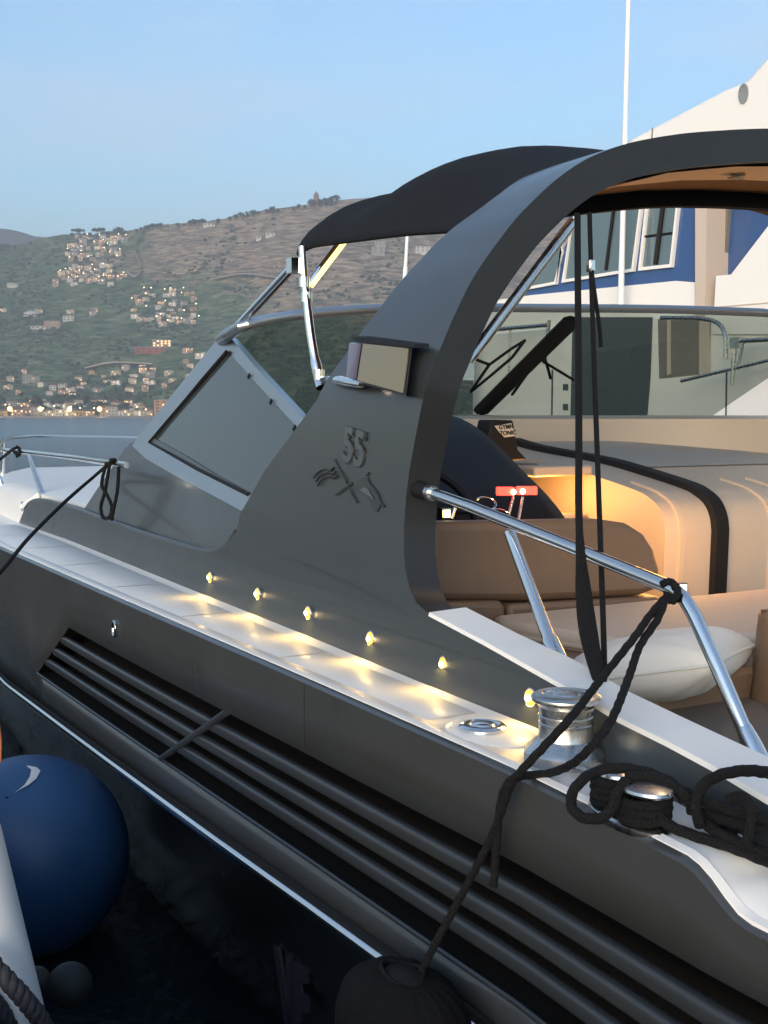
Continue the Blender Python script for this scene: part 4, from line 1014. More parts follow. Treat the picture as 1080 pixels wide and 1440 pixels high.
mb = MB(); c = W(1046, 132, .0); rows = []
mb.lathe([(.075, -.02), (.078, .012), (.062, .014), (.060, .004), (.001, .003)], c, (0, 1, 0), seg=28, sx=.8, sy=1.25); obj('vent_port', mb, M('yacht_vent', (.25, .27, .28), .5), fly)
mb = MB(); mb.prism([W(917, 180, .002), W(918.5, 180, .002), W(917.5, 196, .002), W(916, 196, .002)], (0, .004, 0)); obj('panel_seam', mb, WGREY, fly)
# whip mast standing on the white yacht's side deck
mst = MB(); b0 = W(873.5, 403, .12); t0 = W(884.5, -30, .12); mst.tube([b0 + Vector((0, 0, -.2)), b0, b0.lerp(t0, .2), t0], [.036, .034, .030, .026], seg=12); obj('whip_antenna', mst, WHITE, wy)

# distant white mast seen under the canopy
b0, t0 = PD(568, 420, 40), PD(573, 322, 40); bb = Vector((b0.x, b0.y, WATER))
mb = MB(); mb.tube([b0 + (b0 - t0) * 2.2, b0, b0.lerp(t0, .45), b0.lerp(t0, .46), t0 + (t0 - b0) * .12], [.10, .085, .08, .06, .05], seg=8)
tag(obj('sailboat_mast', mb, WHITE, None), 'lone slim white mast showing between the canopy and the arch', 'mast')

# ------------------------------------------------------------------ FAR SHORE
def shore_dist(x): return 1500 + 60 * math.sin(x * .011) + 40 * noise.noise(Vector((x * .01, 3, 0)))
RIDGE = [(-600, 372), (-300, 366), (-60, 358), (0, 352), (25, 350), (50, 343), (75, 337), (107, 334), (139, 333), (165, 330), (189, 329), (232, 321), (265, 318), (300, 316), (333, 309), (380, 300), (435, 294), (480, 287), (540, 283), (600, 284), (700, 288), (800, 294), (900, 300), (1100, 285), (1500, 320)]
def ridge_y(x): return lerp_tab(RIDGE, x)
def dirx(x): r = ray(x, HOR); r = Vector((r.x, r.y, 0)); return r / r.dot(LV)       # level direction, unit depth
def hill_pt(x, s):
    """s = 0 at the beach .. 1 on the ridge"""
    x0 = x; D0 = shore_dist(x); D = D0 + 40 + 1300 * s
    up = (585 - ridge_y(x)) / F
    bump = noise.noise(Vector((x * .018, s * 4.2, 1.3))) * .020 + noise.noise(Vector((x * .045, s * 10, 5.1))) * .010
    a = up * (s ** 1.05) + bump * math.sin(math.pi * min(1, max(0, s))) * up * 2.0
    p = dirx(x) * D
    p.z = WATER + 2 + a * D
    return p
def hill_at(x, y):
    """terrain point seen at a picture position (far shore)"""
    best, bd = None, 1e9
    s = (585 - y) / max(1, 585 - ridge_y(x))
    for k in range(-30, 31):
        q = max(0, min(1, s + k * .008)); p = hill_pt(x, q); yy = 720 - F * (p.dot(UP)) / p.dot(FW)
        if abs(yy - y) < bd: bd = abs(yy - y); best = p
    return best
mb = MB(); rows = []
XS_ = [-620 + 14 * i for i in range(150)]
S_ = [0, .01, .03] + [.05 + .95 * i / 66 for i in range(67)]
for s in S_: rows.append([hill_pt(x, s) + Vector((0, 0, noise.noise(Vector((x * .21, s * 40, 2))) * 5 * min(1, s * 6))) for x in XS_])
for d, k in ((500, .80), (1500, .3), (2500, -.02)):
    rows.append([dirx(x) * (shore_dist(x) + 1340 + d) + Vector((0, 0, hill_pt(x, 1).z * k)) for x in XS_])
rows.insert(0, [dirx(x) * (shore_dist(x) - 4) + Vector((0, 0, WATER - 4)) for x in XS_])
mb.grid(rows)
# hillside: scrub green below, dry brown grass on the upper right slope, terraces and fire scars
hm, nt, b = nodemat('hillside'); N, L = nt.nodes, nt.links
b.inputs['Roughness'].default_value = .95; b.inputs['Specular IOR Level'].default_value = .1
geo = N.new('ShaderNodeNewGeometry')
def vdot(v):
    n = N.new('ShaderNodeVectorMath'); n.operation = 'DOT_PRODUCT'; n.inputs[1].default_value = v; L.new(geo.outputs['Position'], n.inputs[0]); return n.outputs['Value']
def mathn(op, a, bb=None, clamp=False):
    n = N.new('ShaderNodeMath'); n.operation = op; n.use_clamp = clamp
    for i, v in enumerate((a, bb)):
        if v is None: continue
        if isinstance(v, (int, float)): n.inputs[i].default_value = v
        else: L.new(v, n.inputs[i])
    return n.outputs[0]
def noi(scale, detail=5, rough=.6, vec=None):
    n = N.new('ShaderNodeTexNoise'); n.inputs['Scale'].default_value = scale; n.inputs['Detail'].default_value = detail; n.inputs['Roughness'].default_value = rough
    L.new(vec if vec is not None else geo.outputs['Position'], n.inputs['Vector']); return n.outputs['Fac']
def ramp(fac, els):
    n = N.new('ShaderNodeValToRGB'); L.new(fac, n.inputs[0]); cr = n.color_ramp
    while len(cr.elements) < len(els): cr.elements.new(.5)
    for e, (p, c) in zip(cr.elements, els): e.position = p; e.color = (*c, 1) if len(c) == 3 else c
    return n.outputs[0]
def mixc(f, a, c):
    n = N.new('ShaderNodeMix'); n.data_type = 'RGBA'; L.new(f, n.inputs['Factor']); L.new(a, n.inputs['A']); L.new(c, n.inputs['B']); return n.outputs['Result']
latv = vdot(tuple(RT)); hgt = vdot((0, 0, 1))
mp = N.new('ShaderNodeMapping'); mp.inputs['Scale'].default_value = (.55, .55, 3.0); L.new(geo.outputs['Position'], mp.inputs[0])
big, mid, fine = noi(.0042, 4), noi(.016, 5), noi(.06, 4, .7, mp.outputs[0])
green = ramp(fine, [(.40, (.022, .052, .026)), (.50, (.082, .128, .062)), (.62, (.225, .250, .125))])
brown = ramp(fine, [(.38, (.085, .072, .048)), (.50, (.300, .205, .135)), (.63, (.54, .39, .25))])
gg = mixc(ramp(mid, [(.44, (0, 0, 0)), (.62, (1, 1, 1))]), green, ramp(fine, [(.42, (.040, .078, .034)), (.6, (.175, .210, .095))]))
# dryness grows with height and towards the right of the town
hv = mathn('MULTIPLY', hgt, 1 / 260.0); lv = mathn('MULTIPLY', latv, 1 / 520.0)
dry = mathn('ADD', mathn('ADD', hv, lv), mathn('MULTIPLY', mathn('SUBTRACT', big, .5), 1.5))
dry = ramp(mathn('ADD', mathn('MULTIPLY', dry, .55), mathn('MULTIPLY', mathn('SUBTRACT', mid, .5), .9)), [(.10, (0, 0, 0)), (.30, (1, 1, 1))])
colr = mixc(dry, gg, brown)
L.new(colr, b.inputs['Base Color'])
hill = kind(obj('hillside', mb, hm, None, smooth=180), 'structure')
# pale tracks and terraces cut in the slope
for k, pl in enumerate(([(207, 323), (199, 336), (193, 350), (197, 366), (201, 382), (192, 392), (182, 386)], [(300, 395), (345, 388), (400, 394)], [(120, 520), (160, 511), (215, 514)])):
    pts = [hill_at(*q) for q in pl]; pts = spline(pts, 6); m = MB(); up_ = Vector((0, 0, 1)); rows = []
    for i, p in enumerate(pts):
        d = dirx(540 + F * (p.dot(RT) / p.dot(LV))).normalized(); w_ = 2.2 if k == 0 else 1.3
        rows.append([p - d * 16 + Vector((0, 0, .8)), p - d * 16 + Vector((0, 0, .8 + 2 * w_)), p + d * 4 + Vector((0, 0, .8 + 2 * w_))])
    m.grid(rows); kind(obj('hill_track', m, M('track_earth', (.34, .29, .23), .95, var=.25, vscale=.05), None, smooth=180), 'structure')
# beach
mb = MB(); rows = []
for d, z in ((-6, -.6), (4, .5), (18, 1.4), (36, 2.2)): rows.append([dirx(x) * (shore_dist(x) + d) + Vector((0, 0, WATER + z)) for x in XS_])
mb.grid(rows); kind(obj('beach', mb, M('beach_sand', (.36, .29, .24), .9, var=.15, vscale=.05, coords='Object'), None, smooth=180), 'structure')
# sea
sm, nt, b = nodemat('sea_water'); N, L = nt.nodes, nt.links
b.inputs['Base Color'].default_value = (.020, .050, .070, 1); b.inputs['Roughness'].default_value = .2; b.inputs['IOR'].default_value = 1.33
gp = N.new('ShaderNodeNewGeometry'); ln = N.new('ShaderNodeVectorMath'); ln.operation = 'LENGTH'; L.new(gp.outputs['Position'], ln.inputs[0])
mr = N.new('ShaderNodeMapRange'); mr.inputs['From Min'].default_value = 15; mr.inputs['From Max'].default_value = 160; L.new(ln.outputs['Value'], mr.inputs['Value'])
wm = N.new('ShaderNodeMix'); wm.data_type = 'RGBA'; wm.inputs['A'].default_value = (.004, .010, .013, 1); wm.inputs['B'].default_value = (.10, .165, .215, 1); L.new(mr.outputs[0], wm.inputs['Factor']); L.new(wm.outputs['Result'], b.inputs['Base Color'])  # near water darkened for the shaded gap, far water lightened for reflected sky
tc = N.new('ShaderNodeTexCoord'); mp = N.new('ShaderNodeMapping'); mp.inputs['Scale'].default_value = (1, .55, 1); L.new(tc.outputs['Object'], mp.inputs[0])
n1 = N.new('ShaderNodeTexNoise'); n1.inputs['Scale'].default_value = 1.5; n1.inputs['Detail'].default_value = 8; n1.inputs['Roughness'].default_value = .62; L.new(mp.outputs[0], n1.inputs[0])
n2 = N.new('ShaderNodeTexNoise'); n2.inputs['Scale'].default_value = .09; n2.inputs['Detail'].default_value = 5; L.new(mp.outputs[0], n2.inputs[0])
ad = N.new('ShaderNodeMath'); ad.operation = 'MULTIPLY_ADD'; L.new(n2.outputs['Fac'], ad.inputs[0]); ad.inputs[1].default_value = 2.5; L.new(n1.outputs['Fac'], ad.inputs[2])
bp = N.new('ShaderNodeBump'); bp.inputs['Strength'].default_value = .38; bp.inputs['Distance'].default_value = .25; L.new(ad.outputs[0], bp.inputs['Height']); L.new(bp.outputs[0], b.inputs['Normal'])
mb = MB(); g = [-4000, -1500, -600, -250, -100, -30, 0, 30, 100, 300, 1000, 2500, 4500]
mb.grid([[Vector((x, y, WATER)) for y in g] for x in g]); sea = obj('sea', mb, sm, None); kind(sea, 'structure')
# far mountains
mb = MB(); rows = []
for d, k in ((4300, 0), (4600, .55), (5000, 1), (5400, .6), (5900, -.02)):
    r_ = []
    for i in range(120):
        x = -900 + i * 18; yy = lerp_tab([(-900, 290), (-400, 310), (-120, 322), (0, 325), (30, 328), (62, 335), (110, 345), (180, 352), (400, 360), (1300, 380)], x)
        r_.append(dirx(x) * d + Vector((0, 0, WATER + (585 - yy) / F * 5000 * k * (1 + .05 * noise.noise(Vector((x * .03, d * .002, 7)))) - (20 if k <= 0 else 0))))
    rows.append(r_)
mb.grid(rows); kind(obj('far_mountains', mb, M('mountain_scrub', (.05, .06, .045), .95, var=.3, vscale=.003), None, smooth=180), 'structure')

# ------------------------------------------------------------------ houses
WALLS = [M('wall_' + n, c, .85, var=.08, vscale=.3) for n, c in (('white', (.62, .58, .53)), ('cream', (.52, .44, .34)), ('pink', (.48, .33, .27)), ('ochre', (.45, .31, .17)), ('grey', (.33, .31, .29)), ('red', (.30, .075, .065)), ('orange', (.50, .24, .14)))]
ROOFS = [M('roof_' + n, c, .9, var=.2, vscale=.8) for n, c in (('terracotta', (.22, .105, .07)), ('brown', (.13, .085, .065)), ('flat', (.34, .31, .28)))]
WIN = M('window_dark', (.03, .035, .04), .2); WINLIT = E_('window_lit', (1.0, .62, .25), 1.1)
LAMP = E_('street_glow', (1.0, .78, .46), 2.6); FLOOD = E_('flood_glow', (1.0, .62, .16), 3.0)
def house_mesh(w, d, h, wall, roof, rtype, lit=0, seed=0):
    """gabled, hipped or flat house with inset windows; front looks along -Y"""
    rn = random.Random(seed); m = MB(); e = .35
    m.add([(-w / 2, -d / 2, -4), (w / 2, -d / 2, -4), (w / 2, d / 2, -4), (-w / 2, d / 2, -4), (-w / 2, -d / 2, h), (w / 2, -d / 2, h), (w / 2, d / 2, h), (-w / 2, d / 2, h)], [(0, 1, 5, 4), (1, 2, 6, 5), (2, 3, 7, 6), (3, 0, 4, 7), (4, 5, 6, 7)], 0)
    if rtype == 'flat':
        for c, s in (((0, -d / 2, h + .3), (w + .3, .3, .7)), ((0, d / 2, h + .3), (w + .3, .3, .7)), ((-w / 2, 0, h + .3), (.3, d - .3, .7)), ((w / 2, 0, h + .3), (.3, d - .3, .7))): m.box(c, s, mi=1)
        m.box((w * .2, d * .1, h + .9), (w * .3, d * .35, 1.8), mi=0)
    else:
        k = .0 if rtype == 'gable' else w * .28; rh = d * .28; W2, D2 = w / 2 + e, d / 2 + e
        m.add([(-W2, -D2, h), (W2, -D2, h), (W2, D2, h), (-W2, D2, h), (-W2 + k, 0, h + rh), (W2 - k, 0, h + rh), (-W2, -D2, h + .25), (W2, -D2, h + .25), (W2, D2, h + .25), (-W2, D2, h + .25)],
              [(6, 7, 5, 4), (8, 9, 4, 5), (7, 8, 5), (9, 6, 4), (0, 1, 7, 6), (1, 2, 8, 7), (2, 3, 9, 8), (3, 0, 6, 9), (0, 3, 2, 1)], 1)
        m.box((w * .22, d * .12, h + rh * .75 + .6), (.7, .7, 1.6), mi=0)
    nst = max(1, int(h // 3)); nw = max(2, int(w // 3))
    for s in range(nst):
        for i in range(nw):
            x = -w / 2 + w * (i + .5) / nw; z = h * (s + .52) / nst
            mi = 3 if rn.random() < lit else 2
            m.box((x, -d / 2 - .02, z), (1.1, .12, 1.5), mi=mi)
            if s == 0 and i == nw // 2: m.box((x, -d / 2 - .03, .9), (1.2, .14, 2.2), mi=2)
    for s in range(nst): m.box((w / 2 + .02, 0, h * (s + .52) / nst), (.12, 1.1, 1.4), mi=2)
    return m
def proto(name, *a, **k):
    m = house_mesh(*a[:3], None, None, a[5], **k); bm = m.bm(0)
    me = bpy.data.meshes.new(name); bm.to_mesh(me); bm.free()
    for mt in (WALLS[a[3]], ROOFS[a[4]], WIN, WINLIT): me.materials.append(mt)
    return me
PROT = [proto('village_house', 11, 9, 6, 0, 0, 'gable', lit=.12, seed=1), proto('village_house', 13, 9, 6.5, 1, 0, 'hip', lit=.2, seed=2), proto('village_house', 9, 9, 9, 2, 0, 'gable', lit=.1, seed=3),
        proto('village_house', 14, 10, 6, 1, 2, 'flat', lit=.15, seed=4), proto('village_house', 10, 8, 5.5, 3, 1, 'gable', lit=.2, seed=5), proto('village_house', 12, 9, 9, 4, 1, 'hip', lit=.1, seed=6),
        proto('village_house', 16, 10, 6, 0, 2, 'flat', lit=.1, seed=7), proto('village_house', 12, 10, 6.3, 2, 1, 'hip', lit=.25, seed=8)]
def put_house(me, p, label, group=None, sc=1.0, name='village_house', yaw=0.0, cat='house'):
    o = bpy.data.objects.new(name, me); COL.objects.link(o); o.location = p
    to = Vector((-p.x, -p.y, 0)); o.rotation_euler = (0, 0, math.atan2(to.y, to.x) + math.pi / 2 + yaw); o.scale = (sc,) * 3
    tag(o, label, cat, group); return o
rn = random.Random(21)
def cluster(n, bands, label, group, size_px, gap=(6.2, 3.4), lampn=0, lamplabel='', lampgroup=''):
    pts = []; tries = 0
    while len(pts) < n and tries < 6000:
        tries += 1; bnd = rn.choice(bands); x = rn.uniform(bnd[0], bnd[1]); y = rn.uniform(bnd[2], bnd[3])
        if all(abs(x - a) > gap[0] or abs(y - c) > gap[1] for a, c in pts): pts.append((x, y))
    for x, y in pts:
        p = hill_at(x, y); px_m = p.dot(FW) / F
        put_house(rn.choice(PROT), p, label, group, size_px * px_m / 12 * rn.uniform(.8, 1.2), yaw=rn.uniform(-.5, .5))
    lp = []
    for k in range(lampn):
        for _ in range(60):
            bnd = rn.choice(bands); x = rn.uniform(bnd[0] - 2, bnd[1] + 3); y = rn.uniform(bnd[2], bnd[3])
            if all(math.hypot(x - a, y - c) > 6 for a, c in lp): break
        lp.append((x, y)); street_lamp(x, y, lamplabel, lampgroup)
LAMPME = {}
def lamp_proto():
    m = MB(); m.lathe([(.12, -3), (.10, 8), (.02, 8.6)], (0, 0, 0), seg=6, mi=0); b_ = m.bm(); me = bpy.data.meshes.new('street_lamp'); b_.to_mesh(me); b_.free(); me.materials.append(WIN)
    m = MB(); m.lathe([(.02 + 1.0 * math.sin(a), 9.4 - 1.0 * math.cos(a)) for a in [math.pi * k / 8 for k in range(9)]], (0, 0, 0), seg=10); b_ = m.bm(); me2 = bpy.data.meshes.new('globe'); b_.to_mesh(me2); b_.free(); me2.materials.append(LAMP)
    return me, me2
LM = lamp_proto()
def street_lamp(x, y, label, group, sc=1.0):
    p = hill_at(x, y); toc = -p.normalized() * 14
    o = bpy.data.objects.new('street_lamp', LM[0]); COL.objects.link(o); o.location = p + Vector((toc.x, toc.y, -1)); tag(o, label, 'street lamp', group)
    g_ = bpy.data.objects.new('globe', LM[1]); COL.objects.link(g_); g_.parent = o; o.scale = (sc,) * 3
cluster(60, [(112, 188, 333, 346), (112, 188, 333, 346), (98, 172, 346, 362), (98, 172, 346, 362), (100, 172, 362, 380), (90, 160, 380, 388), (90, 150, 390, 397), (140, 178, 388, 402), (125, 185, 333, 340)], 'small pale house in the densely lit upper village on the hillside', 'houses of the upper hillside village', 8.5, lampn=30, lamplabel='glowing globe street lamp among the houses of the upper hillside village', lampgroup='street lamps of the upper village')
cluster(36, [(195, 275, 410, 416), (190, 282, 416, 428), (186, 280, 428, 442), (185, 262, 442, 454), (225, 285, 444, 458)], 'small pale house in the lit lower village halfway up the slope', 'houses of the lower hillside village', 8.5, lampn=17, lamplabel='glowing globe street lamp among the houses of the lower hillside village', lampgroup='street lamps of the lower village')
cluster(40, [(0, 60, 525, 556), (60, 140, 528, 558), (125, 215, 522, 555), (200, 300, 515, 550), (262, 300, 490, 520), (150, 215, 520, 552)], 'scattered small house between trees just above the seafront', 'houses scattered above the seafront', 10, gap=(11, 5))
cluster(7, [(5, 70, 438, 448), (100, 150, 436, 446), (70, 110, 392, 402)], 'small single house among the green fields left of the villages', 'lone farmhouses in the green fields', 9, gap=(12, 4))
# seafront row
for i, x in enumerate([-12, 5, 24, 33, 48, 63, 76, 88, 101, 113, 126, 146, 158, 170, 182, 194, 206]):
    p = dirx(x) * (shore_dist(x) + 48) + Vector((0, 0, WATER + 2.2)); px_m = p.dot(FW) / F
    put_house(PROT[(i * 3 + 1) % 8], p, 'low house in the row along the beach', 'row of houses along the beach', (13 + (i * 7 % 5)) * px_m / 12, yaw=rn.uniform(-.2, .2))
for i in range(22):
    x = -14 + i * 10.3 + rn.uniform(-3, 3); p = hill_at(x, rn.uniform(569, 576)); px_m = p.dot(FW) / F
    put_house(rn.choice(PROT), p, 'house in the second row just behind the beach row', 'second row of houses behind the beach', rn.uniform(9, 13) * px_m / 12, yaw=rn.uniform(-.4, .4))
for i in range(12):
    street_lamp(8 + i * 18 + rn.uniform(-5, 5), rn.uniform(576, 582), 'glowing street lamp along the beach road', 'street lamps along the beach road', .8)
for i, x in enumerate([14, 57, 98, 140]):
    p = dirx(x) * (shore_dist(x) + 30) + Vector((0, 0, WATER + 2.2))
    o = bpy.data.objects.new('flood_lamp', LM[0]); COL.objects.link(o); o.location = p; tag(o, 'bright yellow flood lamp in front of the beach houses', 'street lamp', 'yellow flood lamps along the beach')
    m = MB(); m.lathe([(.02 + 3.0 * math.sin(a), 9.0 - 3.0 * math.cos(a)) for a in [math.pi * k / 8 for k in range(9)]], p, seg=12); obj('globe', m, FLOOD, o)
# single buildings one can name
def villa(name, label, x, y, w_px, h_px, wall, roof, rtype, lit, depth=.8, yaw=0, nw=4, lit_windows=()):
    p = hill_at(x, y) if y < 568 else dirx(x) * (shore_dist(x) + 46) + Vector((0, 0, WATER + 2.2))
    k = p.dot(FW) / F; w, h = w_px * k, h_px * k; d = w * depth
    r = thing(name, label, 'house', p); to = Vector((-p.x, -p.y, 0)); a = math.atan2(to.y, to.x) + math.pi / 2 + yaw
    Rm = Matrix.Translation(p) @ Matrix.Rotation(a, 4, 'Z')
    def T(m):
        m.v = [Rm @ v for v in m.v]; return m
    m = MB(); m.box((0, 0, h / 2 - 3), (w, d, h + 6)); obj('wall', T(m), WALLS[wall], r, smooth=20)
    m = MB()
    if rtype == 'flat': m.box((0, 0, h + .4), (w + .8, d + .8, .8))
    else:
        rh = h * .32; kx = w * .25 if rtype == 'hip' else 0; W2, D2 = w / 2 + .5, d / 2 + .5
        m.add([(-W2, -D2, h), (W2, -D2, h), (W2, D2, h), (-W2, D2, h), (-W2 + kx, 0, h + rh), (W2 - kx, 0, h + rh)], [(0, 1, 5, 4), (2, 3, 4, 5), (1, 2, 5), (3, 0, 4), (0, 3, 2, 1)])
    obj('roof', T(m), ROOFS[roof], r, smooth=20)
    ns = max(1, round(h / 4.0))
    for s in range(ns):
        for i in range(nw):
            m = MB(); m.box((-w / 2 + w * (i + .5) / nw, -d / 2 - .05, h * (s + .5) / ns), (w / nw * .45, .2, h / ns * .5))
            obj('window', T(m), WINLIT if rn.random() < lit else WIN, r, smooth=20)
    return r
villa('long_house', 'long white barn on the far left of the hillside', 22, 403, 14, 4, 0, 2, 'flat', 0, .6)
villa('pink_villa', 'pink villa with a row of dark windows in the left fields', 76, 462, 22, 9, 2, 2, 'flat', 0, .6, nw=6)
villa('white_annex', 'white flat roofed house just above the pink villa', 99, 452, 15, 7, 0, 2, 'flat', .1, .6, nw=3)
villa('garden_wall_house', 'low white wing left of the pink villa', 56, 462, 20, 3, 0, 2, 'flat', 0, .3, nw=3)
villa('red_hall', 'large red flat building with lit upper windows', 212, 497, 42, 8, 5, 2, 'flat', 0, .5, nw=5)
villa('lit_hotel', 'pink block with rows of lit yellow windows beside the red building', 229, 487, 26, 9, 2, 2, 'flat', .75, .4, nw=5)
villa('orange_house', 'tall orange seafront building with a parapet roof', 231, 583, 28, 22, 6, 2, 'flat', .15, .6, nw=3)
villa('white_villa', 'bright white villa with two gables above the seafront', 75, 547, 9, 6, 0, 0, 'gable', 0, .8, nw=2)
villa('white_villa', 'second bright white villa right of its twin above the seafront', 87, 546, 9, 6, 0, 0, 'hip', 0, .8, nw=2)
villa('grey_block', 'grey unfinished block with open bays left above the seafront', 42, 538, 18, 10, 4, 2, 'flat', 0, .7, nw=4)
villa('slope_house', 'square pale house on the brown slope under the canopy', 532, 358, 18, 9, 4, 2, 'flat', 0, .8, nw=2)
villa('slope_house', 'small grey house right under the canopy edge', 535, 344, 16, 6, 4, 1, 'hip', 0, .8, nw=3)
villa('slope_house', 'bright white house beside the arch under the canopy', 594, 356, 20, 8, 0, 0, 'hip', 0, .8, nw=3)
villa('slope_barn', 'pale barn on the bare brown slope', 382, 333, 13, 4, 0, 2, 'flat', 0, .6, nw=2)
villa('slope_barn', 'tiny pale shed left of the barn on the brown slope', 366, 336, 7, 3, 0, 2, 'flat', 0, .6, nw=1)
villa('ridge_house', 'low white house on the skyline between ridge trees', 297, 318, 16, 3, 0, 1, 'hip', 0, .6, nw=3)
# white tent pavilion
p = hill_at(47, 444); k = p.dot(FW) / F; r = thing('tent_pavilion', 'white domed tent pavilion in the green fields', 'tent', p)
m = MB(); w = 11 * k
m.lathe([(w, -2), (w, 2.6 * k), (w * .94, 3.6 * k), (w * .5, 6.0 * k), (w * .08, 7.4 * k), (.05, 8.6 * k)], p, seg=16); obj('roof_cloth', m, WALLS[0], r, smooth=20)
m = MB()
for i in range(6):
    a = math.atan2(-p.y, -p.x) + (i - 2.5) * .42; m.box(p + Vector((math.cos(a) * w, math.sin(a) * w, 1.1 * k)), (1.6, 4.2, 1.6 * k), Matrix.Rotation(a, 3, 'Z'))
obj('opening', m, WIN, r)
# hill-top chapel
p = hill_at(446, 292); k = p.dot(FW) / F; p = p + Vector((0, 0, 1 * k)); r = thing('hilltop_chapel', 'brick chapel tower with a stepped dome on the hilltop', 'chapel', p)
BR = M('chapel_brick', (.26, .15, .11), .9, var=.15, vscale=.2)
m = MB(); m.lathe([(4.6 * k, -6), (4.6 * k, 9 * k), (4.9 * k, 9.2 * k), (4.9 * k, 9.8 * k), (3.9 * k, 10 * k), (3.9 * k, 14 * k), (4.1 * k, 14.2 * k), (4.1 * k, 14.8 * k)], p, seg=8); obj('tower', m, BR, r, smooth=20)
m = MB(); m.lathe([(3.7 * k, 14.8 * k), (3.2 * k, 16.6 * k), (2.0 * k, 18 * k), (1.0 * k, 18.6 * k), (.9 * k, 20 * k), (.15 * k, 21 * k), (.1 * k, 23 * k)], p, seg=16); obj('dome', m, BR, r)
# ------------------------------------------------------------------ vegetation
LEAF = M('far_leaf', (.030, .048, .026), .9, var=.5, vscale=.12); LEAF2 = M('far_leaf_dark', (.018, .030, .020), .9, var=.5, vscale=.12); BARK = M('far_bark', (.07, .05, .04), .9)
def tree_meshes(kind_, seed):
    rn2 = random.Random(seed); m = MB(); H = 10
    m.tube([(0, 0, -2), (.1, 0, 2), (.25, .1, 5.5)], [.45, .35, .18], seg=6)
    for k in range(4):
        a = k * 1.7 + rn2.random(); m.tube([(.1, 0, 2.5 + k * .6), (math.cos(a) * 1.5, math.sin(a) * 1.5, 4.8 + k * .5)], [.18, .08], seg=5)
    tb = m.bm(); t = bpy.data.meshes.new('trunk'); tb.to_mesh(t); tb.free(); t.materials.append(BARK)
    m = MB()
    lobes = [(rn2.uniform(-1.9, 1.9), rn2.uniform(-1.9, 1.9), rn2.uniform(4.0, 7.6), rn2.uniform(1.1, 2.1)) for _ in range(9)] if kind_ == 'round' else ([(rn2.uniform(-3.0, 3.0), rn2.uniform(-3, 3), rn2.uniform(7.6, 9.0), rn2.uniform(.9, 1.5)) for _ in range(11)] if kind_ == 'umbrella' else [(rn2.uniform(-.4, .4), rn2.uniform(-.4, .4), 1.5 + i * .95, 1.25 - i * .10) for i in range(9)])
    for (x, y, z, r) in lobes:
        for _ in range(70):
            v = Vector((rn2.gauss(0, 1), rn2.gauss(0, 1), rn2.gauss(0, .8))).normalized() * r * rn2.uniform(.55, 1.1); c = Vector((x, y, z)) + v
            a = Vector((rn2.gauss(0, 1), rn2.gauss(0, 1), rn2.gauss(0, 1))).normalized(); b2 = a.orthogonal().normalized(); s = rn2.uniform(.22, .55)
            m.add([c + a * s, c + b2 * s, c - a * s, c - b2 * s], [(0, 1, 2, 3)])
    cb = m.bm(0); cme = bpy.data.meshes.new('crown'); cb.to_mesh(cme); cb.free(); cme.materials.append(LEAF2 if kind_ != 'round' or seed % 2 else LEAF)
    return t, cme
TM = {'round': [tree_meshes('round', s) for s in (1, 2, 3)], 'umbrella': [tree_meshes('umbrella', s) for s in (4, 5)], 'cypress': [tree_meshes('cypress', s) for s in (6,)]}
def tree(x, y, hpx, kd, label, group, name):
    p = hill_at(x, y); k = p.dot(FW) / F; t, c = rn.choice(TM[kd])
    o = thing(name, label, 'tree', p, group); o.scale = (hpx * k / 9.5 * rn.uniform(.9, 1.3), hpx * k / 9.5 * rn.uniform(.9, 1.3), hpx * k / 9.5); o.rotation_euler = (0, 0, rn.uniform(0, 6))
    for nm, me in (('trunk', t), ('crown', c)):
        q = bpy.data.objects.new(nm, me); COL.objects.link(q); q.parent = o
RT_ = [(2, 9), (10, 9), (18, 8), (26, 6), (48, 4), (106, 7), (112, 10), (118, 10), (124, 7), (131, 7), (140, 10), (146, 10), (155, 6), (168, 9), (173, 10), (180, 6), (196, 6), (203, 7), (209, 8), (214, 8), (219, 9), (224, 8), (229, 8), (240, 4), (253, 6), (262, 4), (270, 8), (277, 9), (283, 9), (290, 9), (310, 7), (326, 7), (334, 8), (342, 9), (350, 8), (358, 9), (366, 6), (378, 7), (385, 9), (392, 6), (414, 6), (422, 8), (430, 6), (438, 12), (444, 10), (452, 10), (460, 12), (467, 12), (474, 12)]
for x, h in RT_:
    kd = 'umbrella' if x in (112, 140, 146, 118) else 'round'
    tree(x, ridge_y(x) + 1.5, h * 1.25, kd, 'dark umbrella pine on the skyline above the upper village' if kd == 'umbrella' else 'dark bushy tree standing along the skyline of the hill', 'umbrella pines above the upper village' if kd == 'umbrella' else 'trees along the skyline of the hill', 'umbrella_pine' if kd == 'umbrella' else 'ridge_tree')
for k in range(34):
    x = rn.uniform(-5, 226); tree(x, rn.uniform(562, 574), rn.uniform(7, 13), 'round', 'dark green tree just behind the beach houses', 'trees behind the beach houses', 'seafront_tree')
